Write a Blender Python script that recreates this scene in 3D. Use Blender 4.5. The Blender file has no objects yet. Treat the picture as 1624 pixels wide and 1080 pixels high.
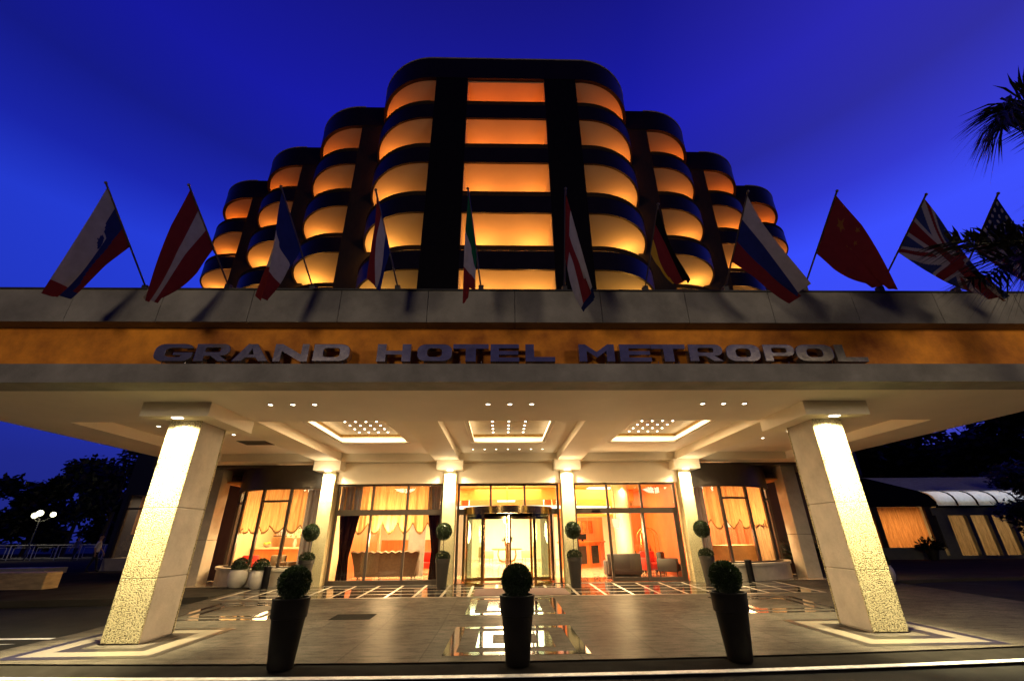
import bpy, bmesh, math, random
from mathutils import Vector, Matrix, noise
random.seed(7)
PI = math.pi
SC = bpy.context.scene
COL = SC.collection
CX = 0.25                                     # the building's axis of symmetry

# ------------------------------------------------------------------ materials
MATS = {}
def nmat(name):
    m = bpy.data.materials.new(name); m.use_nodes = True
    nt = m.node_tree; nt.nodes.clear()
    out = nt.nodes.new('ShaderNodeOutputMaterial')
    MATS[name] = m
    return m, nt, out
def noise_tex(nt, scale, detail=4, rough=.6, stretch=None):
    tc = nt.nodes.new('ShaderNodeTexCoord'); n = nt.nodes.new('ShaderNodeTexNoise')
    n.inputs['Scale'].default_value = scale; n.inputs['Detail'].default_value = detail; n.inputs['Roughness'].default_value = rough
    if stretch:
        mp = nt.nodes.new('ShaderNodeMapping'); mp.inputs['Scale'].default_value = stretch
        nt.links.new(tc.outputs['Object'], mp.inputs[0]); nt.links.new(mp.outputs[0], n.inputs['Vector'])
    else: nt.links.new(tc.outputs['Object'], n.inputs['Vector'])
    return n
def ramp(nt, fac, stops):
    r = nt.nodes.new('ShaderNodeValToRGB'); nt.links.new(fac, r.inputs[0])
    e = r.color_ramp.elements
    while len(e) < len(stops): e.new(.5)
    for i, (p, c) in enumerate(stops):
        e[i].position = p; e[i].color = (*c, 1) if len(c) == 3 else c
    return r
def mixc(nt, a, b, fac, mode='MIX'):
    m = nt.nodes.new('ShaderNodeMix'); m.data_type = 'RGBA'; m.blend_type = mode
    for s, v in ((m.inputs[6], a), (m.inputs[7], b)):
        if isinstance(v, tuple): s.default_value = (*v, 1)
        else: nt.links.new(v, s)
    if isinstance(fac, float): m.inputs[0].default_value = fac
    else: nt.links.new(fac, m.inputs[0])
    return m.outputs[2]
def surf(name, c, rough=.6, metal=0., var=.25, scale=3., bump=0., bscale=40., c2=None, rvar=0., stretch=None, spec=None, coat=0.):
    """plain painted / stone / metal surface with uneven colour and gloss"""
    m, nt, out = nmat(name)
    p = nt.nodes.new('ShaderNodeBsdfPrincipled'); nt.links.new(p.outputs[0], out.inputs[0])
    n = noise_tex(nt, scale, 6, .65, stretch)
    d = tuple(max(0, x*(1-var)) for x in c); l = tuple(min(1, x*(1+var*.6)) for x in (c2 or c))
    r = ramp(nt, n.outputs[0], [(.3, d), (.7, l)])
    nt.links.new(r.outputs[0], p.inputs['Base Color'])
    p.inputs['Metallic'].default_value = metal; p.inputs['Roughness'].default_value = rough
    if spec is not None: p.inputs['Specular IOR Level'].default_value = spec
    if coat: p.inputs['Coat Weight'].default_value = coat
    if rvar:
        n2 = noise_tex(nt, scale*2.3, 5)
        r2 = ramp(nt, n2.outputs[0], [(.3, (rough-rvar,)*3), (.7, (rough+rvar,)*3)])
        nt.links.new(r2.outputs[0], p.inputs['Roughness'])
    if bump:
        b = nt.nodes.new('ShaderNodeBump'); b.inputs['Strength'].default_value = bump; b.inputs['Distance'].default_value = .02
        n3 = noise_tex(nt, bscale, 4); nt.links.new(n3.outputs[0], b.inputs['Height'])
        nt.links.new(b.outputs[0], p.inputs['Normal'])
    return m
def emit(name, c, s):
    m, nt, out = nmat(name)
    e = nt.nodes.new('ShaderNodeEmission'); e.inputs[0].default_value = (*c, 1); e.inputs[1].default_value = s
    nt.links.new(e.outputs[0], out.inputs[0]); return m
def glass(name, tint=(.93, .95, .94), rough=0., ior=1.45, gain=1.):
    m, nt, out = nmat(name)
    t = nt.nodes.new('ShaderNodeBsdfTransparent'); t.inputs[0].default_value = (*tint, 1)
    g = nt.nodes.new('ShaderNodeBsdfGlossy'); g.inputs['Roughness'].default_value = rough
    f = nt.nodes.new('ShaderNodeLayerWeight'); f.inputs[0].default_value = .5
    pw = nt.nodes.new('ShaderNodeMath'); pw.operation = 'POWER'; pw.inputs[1].default_value = 5; nt.links.new(f.outputs['Facing'], pw.inputs[0])
    mu = nt.nodes.new('ShaderNodeMath'); mu.operation = 'MULTIPLY_ADD'; mu.inputs[1].default_value = .6; mu.inputs[2].default_value = .035*gain; nt.links.new(pw.outputs[0], mu.inputs[0])
    x = nt.nodes.new('ShaderNodeMixShader')
    nt.links.new(mu.outputs[0], x.inputs[0]); nt.links.new(t.outputs[0], x.inputs[1]); nt.links.new(g.outputs[0], x.inputs[2])
    nt.links.new(x.outputs[0], out.inputs[0]); return m
def cloth(name, c, trans=.5, stripes=0., opac=1.):
    m, nt, out = nmat(name)
    d = nt.nodes.new('ShaderNodeBsdfDiffuse'); t = nt.nodes.new('ShaderNodeBsdfTranslucent')
    n = noise_tex(nt, 6, 4, .6, (6, 6, .3) if stripes else None)
    r = ramp(nt, n.outputs[0], [(.3, tuple(x*(1-.2-stripes) for x in c)), (.7, c)])
    nt.links.new(r.outputs[0], d.inputs[0]); nt.links.new(r.outputs[0], t.inputs[0])
    x = nt.nodes.new('ShaderNodeMixShader'); x.inputs[0].default_value = trans
    nt.links.new(d.outputs[0], x.inputs[1]); nt.links.new(t.outputs[0], x.inputs[2])
    last = x.outputs[0]
    if opac < 1:
        tr = nt.nodes.new('ShaderNodeBsdfTransparent'); y = nt.nodes.new('ShaderNodeMixShader'); y.inputs[0].default_value = opac
        nt.links.new(tr.outputs[0], y.inputs[1]); nt.links.new(last, y.inputs[2]); last = y.outputs[0]
    nt.links.new(last, out.inputs[0]); return m

M = {}
M['stone'] = surf('weathered_stone', (.24, .23, .215), .8, var=.45, scale=.9, bump=.25, bscale=30)
M['cap'] = surf('parapet_flashing', (.06, .06, .06), .5, metal=.6)
M['plaster_orange'] = surf('ochre_plaster', (.70, .175, .010), .75, var=.6, scale=1.1, c2=(.92, .27, .018), bump=.15, bscale=14)
M['soffit'] = surf('cream_soffit_paint', (.86, .78, .66), .7, var=.08, scale=.6)
M['beam'] = surf('cream_beam_paint', (.88, .79, .63), .7, var=.08, scale=.6)
M['header'] = surf('cream_plaster', (.82, .70, .53), .7, var=.1, scale=.8)
M['gold_mosaic'] = surf('gold_mosaic', (.42, .24, .06), .35, metal=.5, var=.6, scale=22)
M['well'] = surf('tan_well_ceiling', (.42, .32, .19), .6, var=.15)
M['grille'] = surf('vent_grille', (.06, .055, .05), .5)
M['concrete'] = surf('pale_concrete', (.46, .41, .33), .75, var=.2, scale=2.5, bump=.2, bscale=25)
M['black_pier'] = surf('black_brown_cladding', (.006, .005, .006), .6, var=.3, spec=.12)
M['balcony_ceiling'] = surf('white_balcony_plaster', (.50, .45, .36), .8, var=.05, scale=.8)
M['sconce'] = surf('sconce_metal', (.2, .18, .15), .4, metal=.8)
M['chrome'] = surf('polished_steel', (.46, .42, .40), .18, metal=.85, var=.3, scale=5, bump=.14, bscale=5)
M['steel'] = surf('brushed_steel', (.45, .44, .42), .35, metal=1., var=.15)
M['bronze'] = surf('bronze_frame', (.09, .07, .055), .4, metal=.5, var=.2)
M['brass'] = surf('polished_brass', (.75, .50, .18), .16, metal=1., var=.25, scale=6)
M['wood_red'] = surf('cherry_wood', (.55, .17, .045), .35, var=.35, scale=5, stretch=(1, 1, .15))
M['wood_dark'] = surf('dark_wood', (.05, .022, .013), .4, var=.35, scale=5, stretch=(4, 4, .3))
M['maroon'] = surf('maroon_wall_panel', (.035, .014, .011), .55, var=.4, scale=3, stretch=(3, 3, .25))
M['dark_panel'] = surf('dark_fascia_panel', (.06, .045, .035), .35, var=.2)
M['cream_wall'] = surf('cream_lobby_wall', (.66, .50, .28), .7, var=.06)
M['orange_wall'] = surf('orange_lobby_wall', (.85, .30, .05), .6, var=.15)
M['lobby_floor'] = surf('polished_cream_marble', (.62, .50, .34), .12, var=.15, scale=2.2)
M['lobby_red_floor'] = surf('polished_red_marble', (.30, .09, .04), .1, var=.3, scale=3)
M['ceiling_in'] = surf('lobby_ceiling_paint', (.62, .30, .09), .7, var=.05)
M['red_wall'] = surf('red_brown_lobby_wall', (.50, .11, .022), .5, var=.2)
M['red_leather'] = surf('red_leather', (.50, .025, .015), .4, var=.2)
M['sofa_brown'] = surf('olive_brown_upholstery', (.075, .05, .024), .8, var=.3, scale=14)
M['sofa_dark'] = surf('dark_grey_upholstery', (.022, .018, .016), .6, var=.3)
M['cream_fabric'] = surf('cream_upholstery', (.42, .29, .12), .8, var=.1)
M['granite_dark'] = surf('green_black_granite', (.03, .03, .028), .2, var=.5, scale=20)
M['asphalt'] = surf('asphalt', (.026, .025, .023), .95, spec=.06, var=.35, scale=.7, bump=.5, bscale=160, rvar=.1)
M['kerb'] = surf('dark_kerb_stone', (.022, .020, .018), .95, spec=0., var=.3, scale=3, bump=.3, bscale=60)
M['road_paint'] = surf('worn_road_paint', (.80, .80, .77), .6, var=.35, scale=7)
M['inlay'] = surf('polished_dark_granite', (.035, .030, .027), .07, var=.4, scale=30, spec=.9)
M['inlay_band'] = surf('dark_inlay_stone', (.016, .013, .011), .35, var=.3, scale=20)
M['inlay_pale'] = surf('pale_polished_granite', (.15, .13, .10), .35, var=.15, scale=20)
M['mat'] = surf('door_mat_fibre', (.10, .055, .048), .95, var=.3, scale=60, bump=.6, bscale=200)
M['drain'] = surf('drain_cover', (.022, .02, .018), .9, spec=0., var=.3, scale=20)
M['pot_dark'] = surf('dark_brown_glazed_pot', (.006, .0045, .004), .6, spec=.15, var=.4, scale=4, bump=.1, bscale=9)
M['pot_grey'] = surf('grey_clay_pot', (.020, .016, .013), .6, var=.25, scale=4)
M['pot_white'] = surf('white_stone_pot', (.55, .50, .43), .55, var=.15)
M['soil'] = surf('potting_soil', (.02, .014, .01), .95, bump=.8, bscale=50)
M['bark'] = surf('bark', (.05, .036, .024), .9, var=.4, scale=8, bump=.8, bscale=20)
M['earth'] = surf('grassy_earth', (.02, .026, .012), .95, var=.5, scale=1)
M['wall_tan'] = surf('tan_stone_wall', (.50, .37, .19), .8, var=.4, scale=2, bump=.4, bscale=15, stretch=(1, 1, 5))
M['annex_roof'] = surf('ribbed_metal_roof', (.62, .62, .66), .5, metal=.0, var=.2)
M['annex_green'] = surf('grey_green_render', (.20, .20, .15), .7, var=.2)
M['annex_navy'] = surf('navy_cladding', (.02, .022, .045), .5, var=.2)
M['glass'] = glass('window_glass')
M['glass_green'] = glass('greenish_door_glass', (.84, .92, .88), gain=1.8)
M['frost'] = cloth('frosted_roof_panel', (.75, .8, .85), .6)
M['sheer'] = cloth('sheer_curtain', (.84, .50, .21), .62, .3)
M['sheer_hem'] = cloth('curtain_hem', (.26, .15, .06), .4, .3)
M['sheer_blue'] = cloth('slate_drape_and_reflection', (.22, .22, .25), .3, .3)  # bow window drapes, and the reflection painted in the big window's corners
M['drape'] = cloth('dark_brown_drape', (.022, .009, .007), .2, .4)
M['bulb'] = emit('warm_bulb', (1, .86, .62), 14.)
M['led'] = emit('led_strip', (1, .82, .52), 4.5)
M['led_white'] = emit('white_light_panel', (1, .9, .66), 2.6)
M['globe'] = emit('lamp_globe', (1, .93, .55), 5.)
M['tube'] = emit('fluorescent_tube', (.9, .95, .75), 2.0)
M['added_shade'] = emit('lit_added_shade', (1, .72, .35), 1.8)  # emissive shade of the added lobby fill lights
M['skin'] = surf('skin', (.45, .25, .17), .55, var=.08)
M['shirt'] = surf('white_shirt', (.85, .80, .76), .8, var=.08)
M['trousers'] = surf('black_trousers', (.012, .012, .014), .8)
M['hair'] = surf('dark_hair', (.012, .009, .007), .6)
M['leaf_box'] = None

def leafmat(name, a, b, trans=.25):
    m, nt, out = nmat(name)
    d = nt.nodes.new('ShaderNodeBsdfPrincipled'); t = nt.nodes.new('ShaderNodeBsdfTranslucent')
    gi = nt.nodes.new('ShaderNodeNewGeometry')
    r = ramp(nt, gi.outputs['Random Per Island'], [(0, a), (1, b)])
    nt.links.new(r.outputs[0], d.inputs['Base Color']); nt.links.new(r.outputs[0], t.inputs[0]); d.inputs['Roughness'].default_value = .5
    x = nt.nodes.new('ShaderNodeMixShader'); x.inputs[0].default_value = trans
    nt.links.new(d.outputs[0], x.inputs[1]); nt.links.new(t.outputs[0], x.inputs[2]); nt.links.new(x.outputs[0], out.inputs[0])
    return m
M['leaf_box'] = leafmat('boxwood_leaves', (.007, .016, .003), (.022, .042, .009))
M['leaf_dark'] = leafmat('evergreen_leaves', (.003, .006, .0025), (.009, .016, .006))
M['leaf_palm'] = leafmat('palm_leaflets', (.006, .008, .004), (.018, .02, .010), .1)
M['flower'] = leafmat('white_flowers', (.6, .55, .35), (.8, .75, .6))

def rough_stone():
    """bush-hammered white stone: grazing lamp on the bump, plus pit shade darkened into the colour"""
    m, nt, out = nmat('bush_hammered_stone')
    p = nt.nodes.new('ShaderNodeBsdfPrincipled'); nt.links.new(p.outputs[0], out.inputs[0])
    p.inputs['Roughness'].default_value = .85
    n = noise_tex(nt, 40, 3, .6, (1, 1, 1.5)); v = noise_tex(nt, 1.3, 4)
    c = ramp(nt, v.outputs[0], [(.3, (.66, .56, .30)), (.7, (.78, .68, .40))])
    pit = ramp(nt, n.outputs[0], [(.40, (.14, .11, .06)), (.50, (1, 1, 1))])  # shade inside the pits painted into the base colour
    nt.links.new(mixc(nt, c.outputs[0], pit.outputs[0], 1., 'MULTIPLY'), p.inputs['Base Color'])
    b = nt.nodes.new('ShaderNodeBump'); b.inputs['Strength'].default_value = .9; b.inputs['Distance'].default_value = .02
    h = ramp(nt, n.outputs[0], [(.34, (0,)*3), (.60, (1,)*3)])
    nt.links.new(h.outputs[0], b.inputs['Height']); nt.links.new(b.outputs[0], p.inputs['Normal'])
    return m
M['rough'] = rough_stone()

def parapet_mat():
    m, nt, out = nmat('brown_balcony_panel')
    p = nt.nodes.new('ShaderNodeBsdfPrincipled'); nt.links.new(p.outputs[0], out.inputs[0])
    n = noise_tex(nt, 2.5, 4); r = ramp(nt, n.outputs[0], [(.3, (.008, .006, .010)), (.7, (.013, .009, .015))])
    nt.links.new(r.outputs[0], p.inputs['Base Color']); p.inputs['Roughness'].default_value = .42; p.inputs['Specular IOR Level'].default_value = .24
    return m
M['parapet'] = parapet_mat()
def rib_wall():
    m, nt, out = nmat('ribbed_brown_wall')
    p = nt.nodes.new('ShaderNodeBsdfPrincipled'); nt.links.new(p.outputs[0], out.inputs[0]); p.inputs['Roughness'].default_value = .7
    n = noise_tex(nt, 7, 4, .6, (1.5, 1.5, .25)); r = ramp(nt, n.outputs[0], [(.35, (.002, .0015, .0012)), (.65, (.010, .006, .0045))])
    nt.links.new(r.outputs[0], p.inputs['Base Color'])
    b = nt.nodes.new('ShaderNodeBump'); b.inputs['Strength'].default_value = .8; nt.links.new(n.outputs[0], b.inputs['Height']); nt.links.new(b.outputs[0], p.inputs['Normal'])
    return m
M['rib'] = rib_wall()
def paving():
    m, nt, out = nmat('granite_paving')
    p = nt.nodes.new('ShaderNodeBsdfPrincipled'); nt.links.new(p.outputs[0], out.inputs[0])
    n = noise_tex(nt, .7, 6); sp = noise_tex(nt, 70, 3)
    c = ramp(nt, n.outputs[0], [(.3, (.060, .052, .043)), (.7, (.112, .097, .081))])
    s = ramp(nt, sp.outputs[0], [(.38, (.42,)*3), (.62, (1.25, 1.25, 1.25))])
    tc = nt.nodes.new('ShaderNodeTexCoord'); br = nt.nodes.new('ShaderNodeTexBrick')
    nt.links.new(tc.outputs['Object'], br.inputs['Vector']); br.inputs['Scale'].default_value = 1.; br.offset = 0.
    br.inputs['Color1'].default_value = (.78, .78, .79, 1); br.inputs['Color2'].default_value = (1, 1, 1, 1); br.inputs['Mortar'].default_value = (.58, .58, .58, 1)
    br.inputs['Mortar Size'].default_value = .010; br.inputs['Brick Width'].default_value = 1.2; br.inputs['Row Height'].default_value = .8
    st = noise_tex(nt, 3.2, 8, .75, (.8, 2.2, 1)); sr = ramp(nt, st.outputs[0], [(.34, (.42, .42, .42)), (.50, (1, 1, 1)), (.70, (1.3, 1.27, 1.22))])
    k = mixc(nt, c.outputs[0], sr.outputs[0], 1., 'MULTIPLY')
    k = mixc(nt, k, s.outputs[0], 1., 'MULTIPLY'); k = mixc(nt, k, br.outputs[0], 1., 'MULTIPLY')
    nt.links.new(k, p.inputs['Base Color']); p.inputs['Specular IOR Level'].default_value = 0.
    rr = ramp(nt, n.outputs[0], [(.3, (.34,)*3), (.7, (.58,)*3)]); nt.links.new(rr.outputs[0], p.inputs['Roughness'])
    b = nt.nodes.new('ShaderNodeBump'); b.inputs['Strength'].default_value = .12; b.inputs['Distance'].default_value = .01
    nt.links.new(sp.outputs[0], b.inputs['Height']); nt.links.new(b.outputs[0], p.inputs['Normal'])
    gl = nt.nodes.new('ShaderNodeBsdfGlossy'); gl.inputs['Roughness'].default_value = .32; nt.links.new(b.outputs[0], gl.inputs['Normal'])
    mx = nt.nodes.new('ShaderNodeMixShader'); mx.inputs[0].default_value = .035
    nt.links.new(p.outputs[0], mx.inputs[1]); nt.links.new(gl.outputs[0], mx.inputs[2]); nt.links.new(mx.outputs[0], out.inputs[0])
    return m
M['paving'] = paving()

# ------------------------------------------------------------------ mesh helpers
class MB:
    def __init__(s): s.v = []; s.f = []; s.mi = []; s.cur = 0
    def add(s, vs, fs):
        o = len(s.v); s.v += [tuple(map(float, p)) for p in vs]
        for f in fs: s.f.append([i+o for i in f]); s.mi.append(s.cur)
        return s
    def mat(s, i): s.cur = i; return s
    def box(s, x0, x1, y0, y1, z0, z1):
        return s.add([(x0,y0,z0),(x1,y0,z0),(x1,y1,z0),(x0,y1,z0),(x0,y0,z1),(x1,y0,z1),(x1,y1,z1),(x0,y1,z1)],
                     [(0,3,2,1),(4,5,6,7),(0,1,5,4),(1,2,6,5),(2,3,7,6),(3,0,4,7)])
    def cbox(s, x0, x1, y0, y1, z0, z1, c=.02):
        """box with chamfered vertical and horizontal edges"""
        bm = bmesh.new(); bmesh.ops.create_cube(bm, size=1)
        for v in bm.verts: v.co = Vector(((x0+x1)/2+v.co.x*(x1-x0), (y0+y1)/2+v.co.y*(y1-y0), (z0+z1)/2+v.co.z*(z1-z0)))
        bmesh.ops.bevel(bm, geom=bm.edges[:], offset=c, segments=2, affect='EDGES', profile=.5)
        return s.bm(bm)
    def bm(s, bm):
        bm.verts.index_update(); s.add([v.co[:] for v in bm.verts], [[v.index for v in f.verts] for f in bm.faces]); bm.free(); return s
    def prism(s, pts, z0, z1, axis='z'):
        """extrude a 2-D outline: axis z -> (x,y), axis y -> (x,z), axis x -> (y,z)"""
        n = len(pts)
        def P(p, h): return (p[0], p[1], h) if axis == 'z' else ((p[0], h, p[1]) if axis == 'y' else (h, p[0], p[1]))
        return s.add([P(p, z0) for p in pts]+[P(p, z1) for p in pts],
                     [list(range(n))[::-1], [n+i for i in range(n)]]+[(i, (i+1) % n, n+(i+1) % n, n+i) for i in range(n)])
    def sweep(s, path, prof, closed=False):
        """path: (x,y) points; prof: closed section of (offset along left normal, z)"""
        n, k = len(path), len(prof); vs = []
        for i, p in enumerate(path):
            a = path[max(i-1, 0)]; b = path[min(i+1, n-1)]
            d = Vector((b[0]-a[0], b[1]-a[1])).normalized(); nx, ny = -d.y, d.x
            vs += [(p[0]+nx*o, p[1]+ny*o, z) for o, z in prof]
        fs = [(i*k+j, i*k+(j+1) % k, (i+1)*k+(j+1) % k, (i+1)*k+j) for i in range(n-1) for j in range(k)]
        fs += [list(range(k)), [(n-1)*k+j for j in range(k)][::-1]]
        return s.add(vs, fs)
    def tube(s, pts, r, seg=8, r2=None):
        pts = [Vector(p) for p in pts]; n = len(pts); vs = []; prev = None
        for i, p in enumerate(pts):
            d = (pts[min(i+1, n-1)]-pts[max(i-1, 0)]).normalized()
            u = d.orthogonal().normalized() if prev is None else (prev - d*prev.dot(d)).normalized()
            prev = u; w = d.cross(u); rr = r if r2 is None else r+(r2-r)*i/(n-1)
            vs += [(p+(u*math.cos(2*PI*k/seg)+w*math.sin(2*PI*k/seg))*rr)[:] for k in range(seg)]
        fs = [(i*seg+k, i*seg+(k+1) % seg, (i+1)*seg+(k+1) % seg, (i+1)*seg+k) for i in range(n-1) for k in range(seg)]
        fs += [list(range(seg))[::-1], [(n-1)*seg+k for k in range(seg)]]
        return s.add(vs, fs)
    def lathe(s, prof, c=(0, 0, 0), seg=32):
        n = len(prof); vs = [(c[0]+r*math.cos(2*PI*k/seg), c[1]+r*math.sin(2*PI*k/seg), c[2]+z) for r, z in prof for k in range(seg)]
        fs = [(i*seg+k, i*seg+(k+1) % seg, (i+1)*seg+(k+1) % seg, (i+1)*seg+k) for i in range(n-1) for k in range(seg)]
        fs += [list(range(seg))[::-1], [(n-1)*seg+k for k in range(seg)]]
        return s.add(vs, fs)
    def sphere(s, c, r, seg=16, sc=(1, 1, 1)):
        bm = bmesh.new(); bmesh.ops.create_uvsphere(bm, u_segments=seg, v_segments=seg//2+2, radius=r)
        for v in bm.verts: v.co = Vector((c[0]+v.co.x*sc[0], c[1]+v.co.y*sc[1], c[2]+v.co.z*sc[2]))
        return s.bm(bm)
    def disc(s, c, r, t=.02, seg=16): return s.lathe([(r, -t), (r, 0)], c, seg)
    def leaf(s, p, d, l, w, up=None):
        d = d.normalized(); u = d.cross(up or Vector((random.gauss(0,1), random.gauss(0,1), random.gauss(0,1)))).normalized()
        if u.length < .1: u = d.orthogonal().normalized()
        m = p+d*l*.5
        return s.add([p[:], (m+u*w*.5)[:], (p+d*l)[:], (m-u*w*.5)[:]], [(0, 1, 2, 3)])
    def build(s, name, mats, parent=None, smooth=False, org=None):
        if not isinstance(mats, (list, tuple)): mats = [mats]
        o_ = Vector(org) if org else (root_loc(parent) if parent else Vector((0, 0, 0)))
        me = bpy.data.meshes.new(name); me.from_pydata([(x-o_.x, y-o_.y, z-o_.z) for x, y, z in s.v], [], s.f)
        for m in mats: me.materials.append(m)
        for p, i in zip(me.polygons, s.mi): p.material_index = min(i, len(mats)-1); p.use_smooth = bool(smooth)
        bm = bmesh.new(); bm.from_mesh(me)
        if len(s.f) < 9000 and not getattr(s, 'raw', False): bmesh.ops.recalc_face_normals(bm, faces=bm.faces)
        bm.to_mesh(me); bm.free()
        o = bpy.data.objects.new(name, me); COL.objects.link(o)
        if parent: o.parent = parent
        elif org: o.location = org
        if smooth and smooth != 'all': auto_smooth(me)
        return o
def auto_smooth(me, ang=40):
    bm = bmesh.new(); bm.from_mesh(me); t = math.radians(ang)
    for e in bm.edges:
        if len(e.link_faces) == 2 and e.calc_face_angle(0) > t: e.smooth = False
    bm.to_mesh(me); bm.free()
def root_loc(o):
    v = Vector((0, 0, 0))
    while o: v += o.location; o = o.parent
    return v
def tag(o, label=None, cat=None, group=None, kind=None):
    if label: o['label'] = label
    if cat: o['category'] = cat
    if group: o['group'] = group
    if kind: o['kind'] = kind
    return o
def empty(name, loc, label, cat, group=None):
    o = bpy.data.objects.new(name, None); COL.objects.link(o); o.location = loc; o.empty_display_size = .2
    return tag(o, label, cat, group)
def copy_tree(o, parent=None):
    c = o.copy(); COL.objects.link(c)
    if parent: c.parent = parent
    for ch in list(o.children): copy_tree(ch, c)
    return c
def lamp(kind, name, loc, energy, color, rot=(0, 0, 0), size=.1, parent=None, **kw):
    l = bpy.data.lights.new(name, kind); l.energy = energy; l.color = color
    if kind == 'AREA':
        l.shape = 'RECTANGLE'; l.size = kw.get('sx', 1); l.size_y = kw.get('sy', 1)
    else: l.shadow_soft_size = size
    if kind == 'SPOT': l.spot_size = math.radians(kw.get('ang', 100)); l.spot_blend = kw.get('blend', .8)
    o = bpy.data.objects.new(name, l); COL.objects.link(o)
    o.location = Vector(loc)-(root_loc(parent) if parent else Vector((0,0,0))); o.rotation_euler = rot
    if parent: o.parent = parent
    return o
def gz(y): return .16*min(max((y-10.3)/6.3, 0), 1)         # the forecourt rises gently to the doors

# ------------------------------------------------------------------ camera
f_, p_, y_, r_ = 687.26, math.radians(24.2267), math.radians(1.5335), math.radians(-.5579)
fwd = Vector((math.sin(y_)*math.cos(p_), math.cos(y_)*math.cos(p_), math.sin(p_))); rt = Vector((math.cos(y_), -math.sin(y_), 0)); up = rt.cross(fwd)
R2 = rt*math.cos(r_)+up*math.sin(r_); U2 = -rt*math.sin(r_)+up*math.cos(r_)
cd = bpy.data.cameras.new('camera'); cam = bpy.data.objects.new('camera', cd); COL.objects.link(cam)
cam.matrix_world = Matrix(((R2.x, U2.x, -fwd.x, 0), (R2.y, U2.y, -fwd.y, 0), (R2.z, U2.z, -fwd.z, 1.65), (0, 0, 0, 1)))
cd.sensor_width = 36; cd.lens = f_/1624*36; cd.clip_end = 2000; cd.clip_start = .05
SC.camera = cam

# ------------------------------------------------------------------ world: blue hour sky
w = bpy.data.worlds.new('World'); SC.world = w; w.use_nodes = True
nt = w.node_tree; nt.nodes.clear()
wo = nt.nodes.new('ShaderNodeOutputWorld'); bg = nt.nodes.new('ShaderNodeBackground'); nt.links.new(bg.outputs[0], wo.inputs[0])
tc = nt.nodes.new('ShaderNodeTexCoord'); sx = nt.nodes.new('ShaderNodeSeparateXYZ'); nt.links.new(tc.outputs['Generated'], sx.inputs[0])
rs = ramp(nt, sx.outputs['Z'], [(0., (.020, .030, .30)), (.12, (.022, .034, .40)), (.34, (.026, .062, .86)), (.48, (.026, .064, .95)), (.56, (.015, .027, .58)), (.65, (.010, .015, .34)), (.74, (.010, .012, .42)), (.88, (.008, .008, .22)), (1., (.006, .006, .14))])
lf = ramp(nt, sx.outputs['X'], [(0., (.54, .55, .56)), (1., (1, 1, 1))])
ml = nt.nodes.new('ShaderNodeMapRange'); ml.interpolation_type = 'SMOOTHSTEP'; ml.inputs[1].default_value = -.95; ml.inputs[2].default_value = -.05; nt.links.new(sx.outputs['X'], ml.inputs[0]); nt.links.new(ml.outputs[0], lf.inputs[0])
ri = ramp(nt, sx.outputs['X'], [(0., (.0, .0, .0)), (.25, (.0, .0, .0)), (.70, (.020, .013, .02))])
ad = mixc(nt, mixc(nt, rs.outputs[0], lf.outputs[0], 1., 'MULTIPLY'), ri.outputs[0], 1., 'ADD')
ry = ramp(nt, sx.outputs['Y'], [(0., (.10, .10, .09)), (.12, (.55, .55, .5)), (.30, (1, 1, 1))])
# Y runs -1..1; the afterglow is ahead of the viewer, the eastern sky behind is already dark
mr = nt.nodes.new('ShaderNodeMapRange'); mr.interpolation_type = 'SMOOTHSTEP'; mr.inputs[1].default_value = -.6; mr.inputs[2].default_value = .6; nt.links.new(sx.outputs['Y'], mr.inputs[0]); nt.links.new(mr.outputs[0], ry.inputs[0])
ry.color_ramp.elements[1].position = .5; ry.color_ramp.elements[2].position = .72
nt.links.new(mixc(nt, ad, ry.outputs[0], 1., 'MULTIPLY'), bg.inputs[0]); bg.inputs[1].default_value = .92
SC.view_settings.view_transform = 'Standard'; SC.view_settings.look = 'None'; SC.view_settings.exposure = .15; SC.view_settings.gamma = 1.
SC.view_settings.use_curve_mapping = False

# ------------------------------------------------------------------ ground, road, paving
def sheet(name, xs, ys, zf, m, kind='structure'):
    b = MB(); nx, ny = len(xs), len(ys)
    b.add([(x, y, zf(x, y)) for y in ys for x in xs], [(j*nx+i, j*nx+i+1, (j+1)*nx+i+1, (j+1)*nx+i) for j in range(ny-1) for i in range(nx-1)])
    o = b.build(name, m); tag(o, kind=kind); return o
def fr(a, b, n): return [a+(b-a)*i/n for i in range(n+1)]
sheet('ground', fr(-400, 400, 8), fr(-300, 900, 8), lambda x, y: -.34, M['earth'])
YS = [-40, -10, 0, 4, 6, 7, 7.4, 7.8, 8.5, 10.3, 11, 12, 13, 14, 15, 16, 16.6, 20, 26, 40, 60]
sheet('road', fr(-70, 70, 28), YS, lambda x, y: gz(y)-.10, M['asphalt'])
def yk(x): return 7.62+.0058*x*x           # front kerb curves away at both ends
b = MB(); XL, XR = -8.25, 12.95; n = 60; ys = [10.3, 12, 14, 16.6, 20, 36.]
vs = []
for i in range(n+1):
    x = XL+(XR-XL)*i/n
    col = [(x, yk(x), 0)]+[(x, y, gz(y)) for y in ys]
    vs += col
k = len(ys)+1
b.add(vs, [(i*k+j, (i+1)*k+j, (i+1)*k+j+1, i*k+j+1) for i in range(n) for j in range(k-1)])
b.add([(XL, yk(XL), 0), (XL, 10.3, 0), (XL, 16.6, .16), (XL, 36, .16), (XL, yk(XL), -.14), (XL, 10.3, -.14), (XL, 16.6, 0), (XL, 36, 0)], [(0,1,5,4),(1,2,6,5),(2,3,7,6)])
b.add([(XR, yk(XR), 0), (XR, 10.3, 0), (XR, 16, .15), (XR, yk(XR), -.14), (XR, 10.3, -.14), (XR, 16, 0)], [(0,1,4,3),(1,2,5,4)])
tag(b.build('forecourt_paving', M['paving']), kind='structure')
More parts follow.
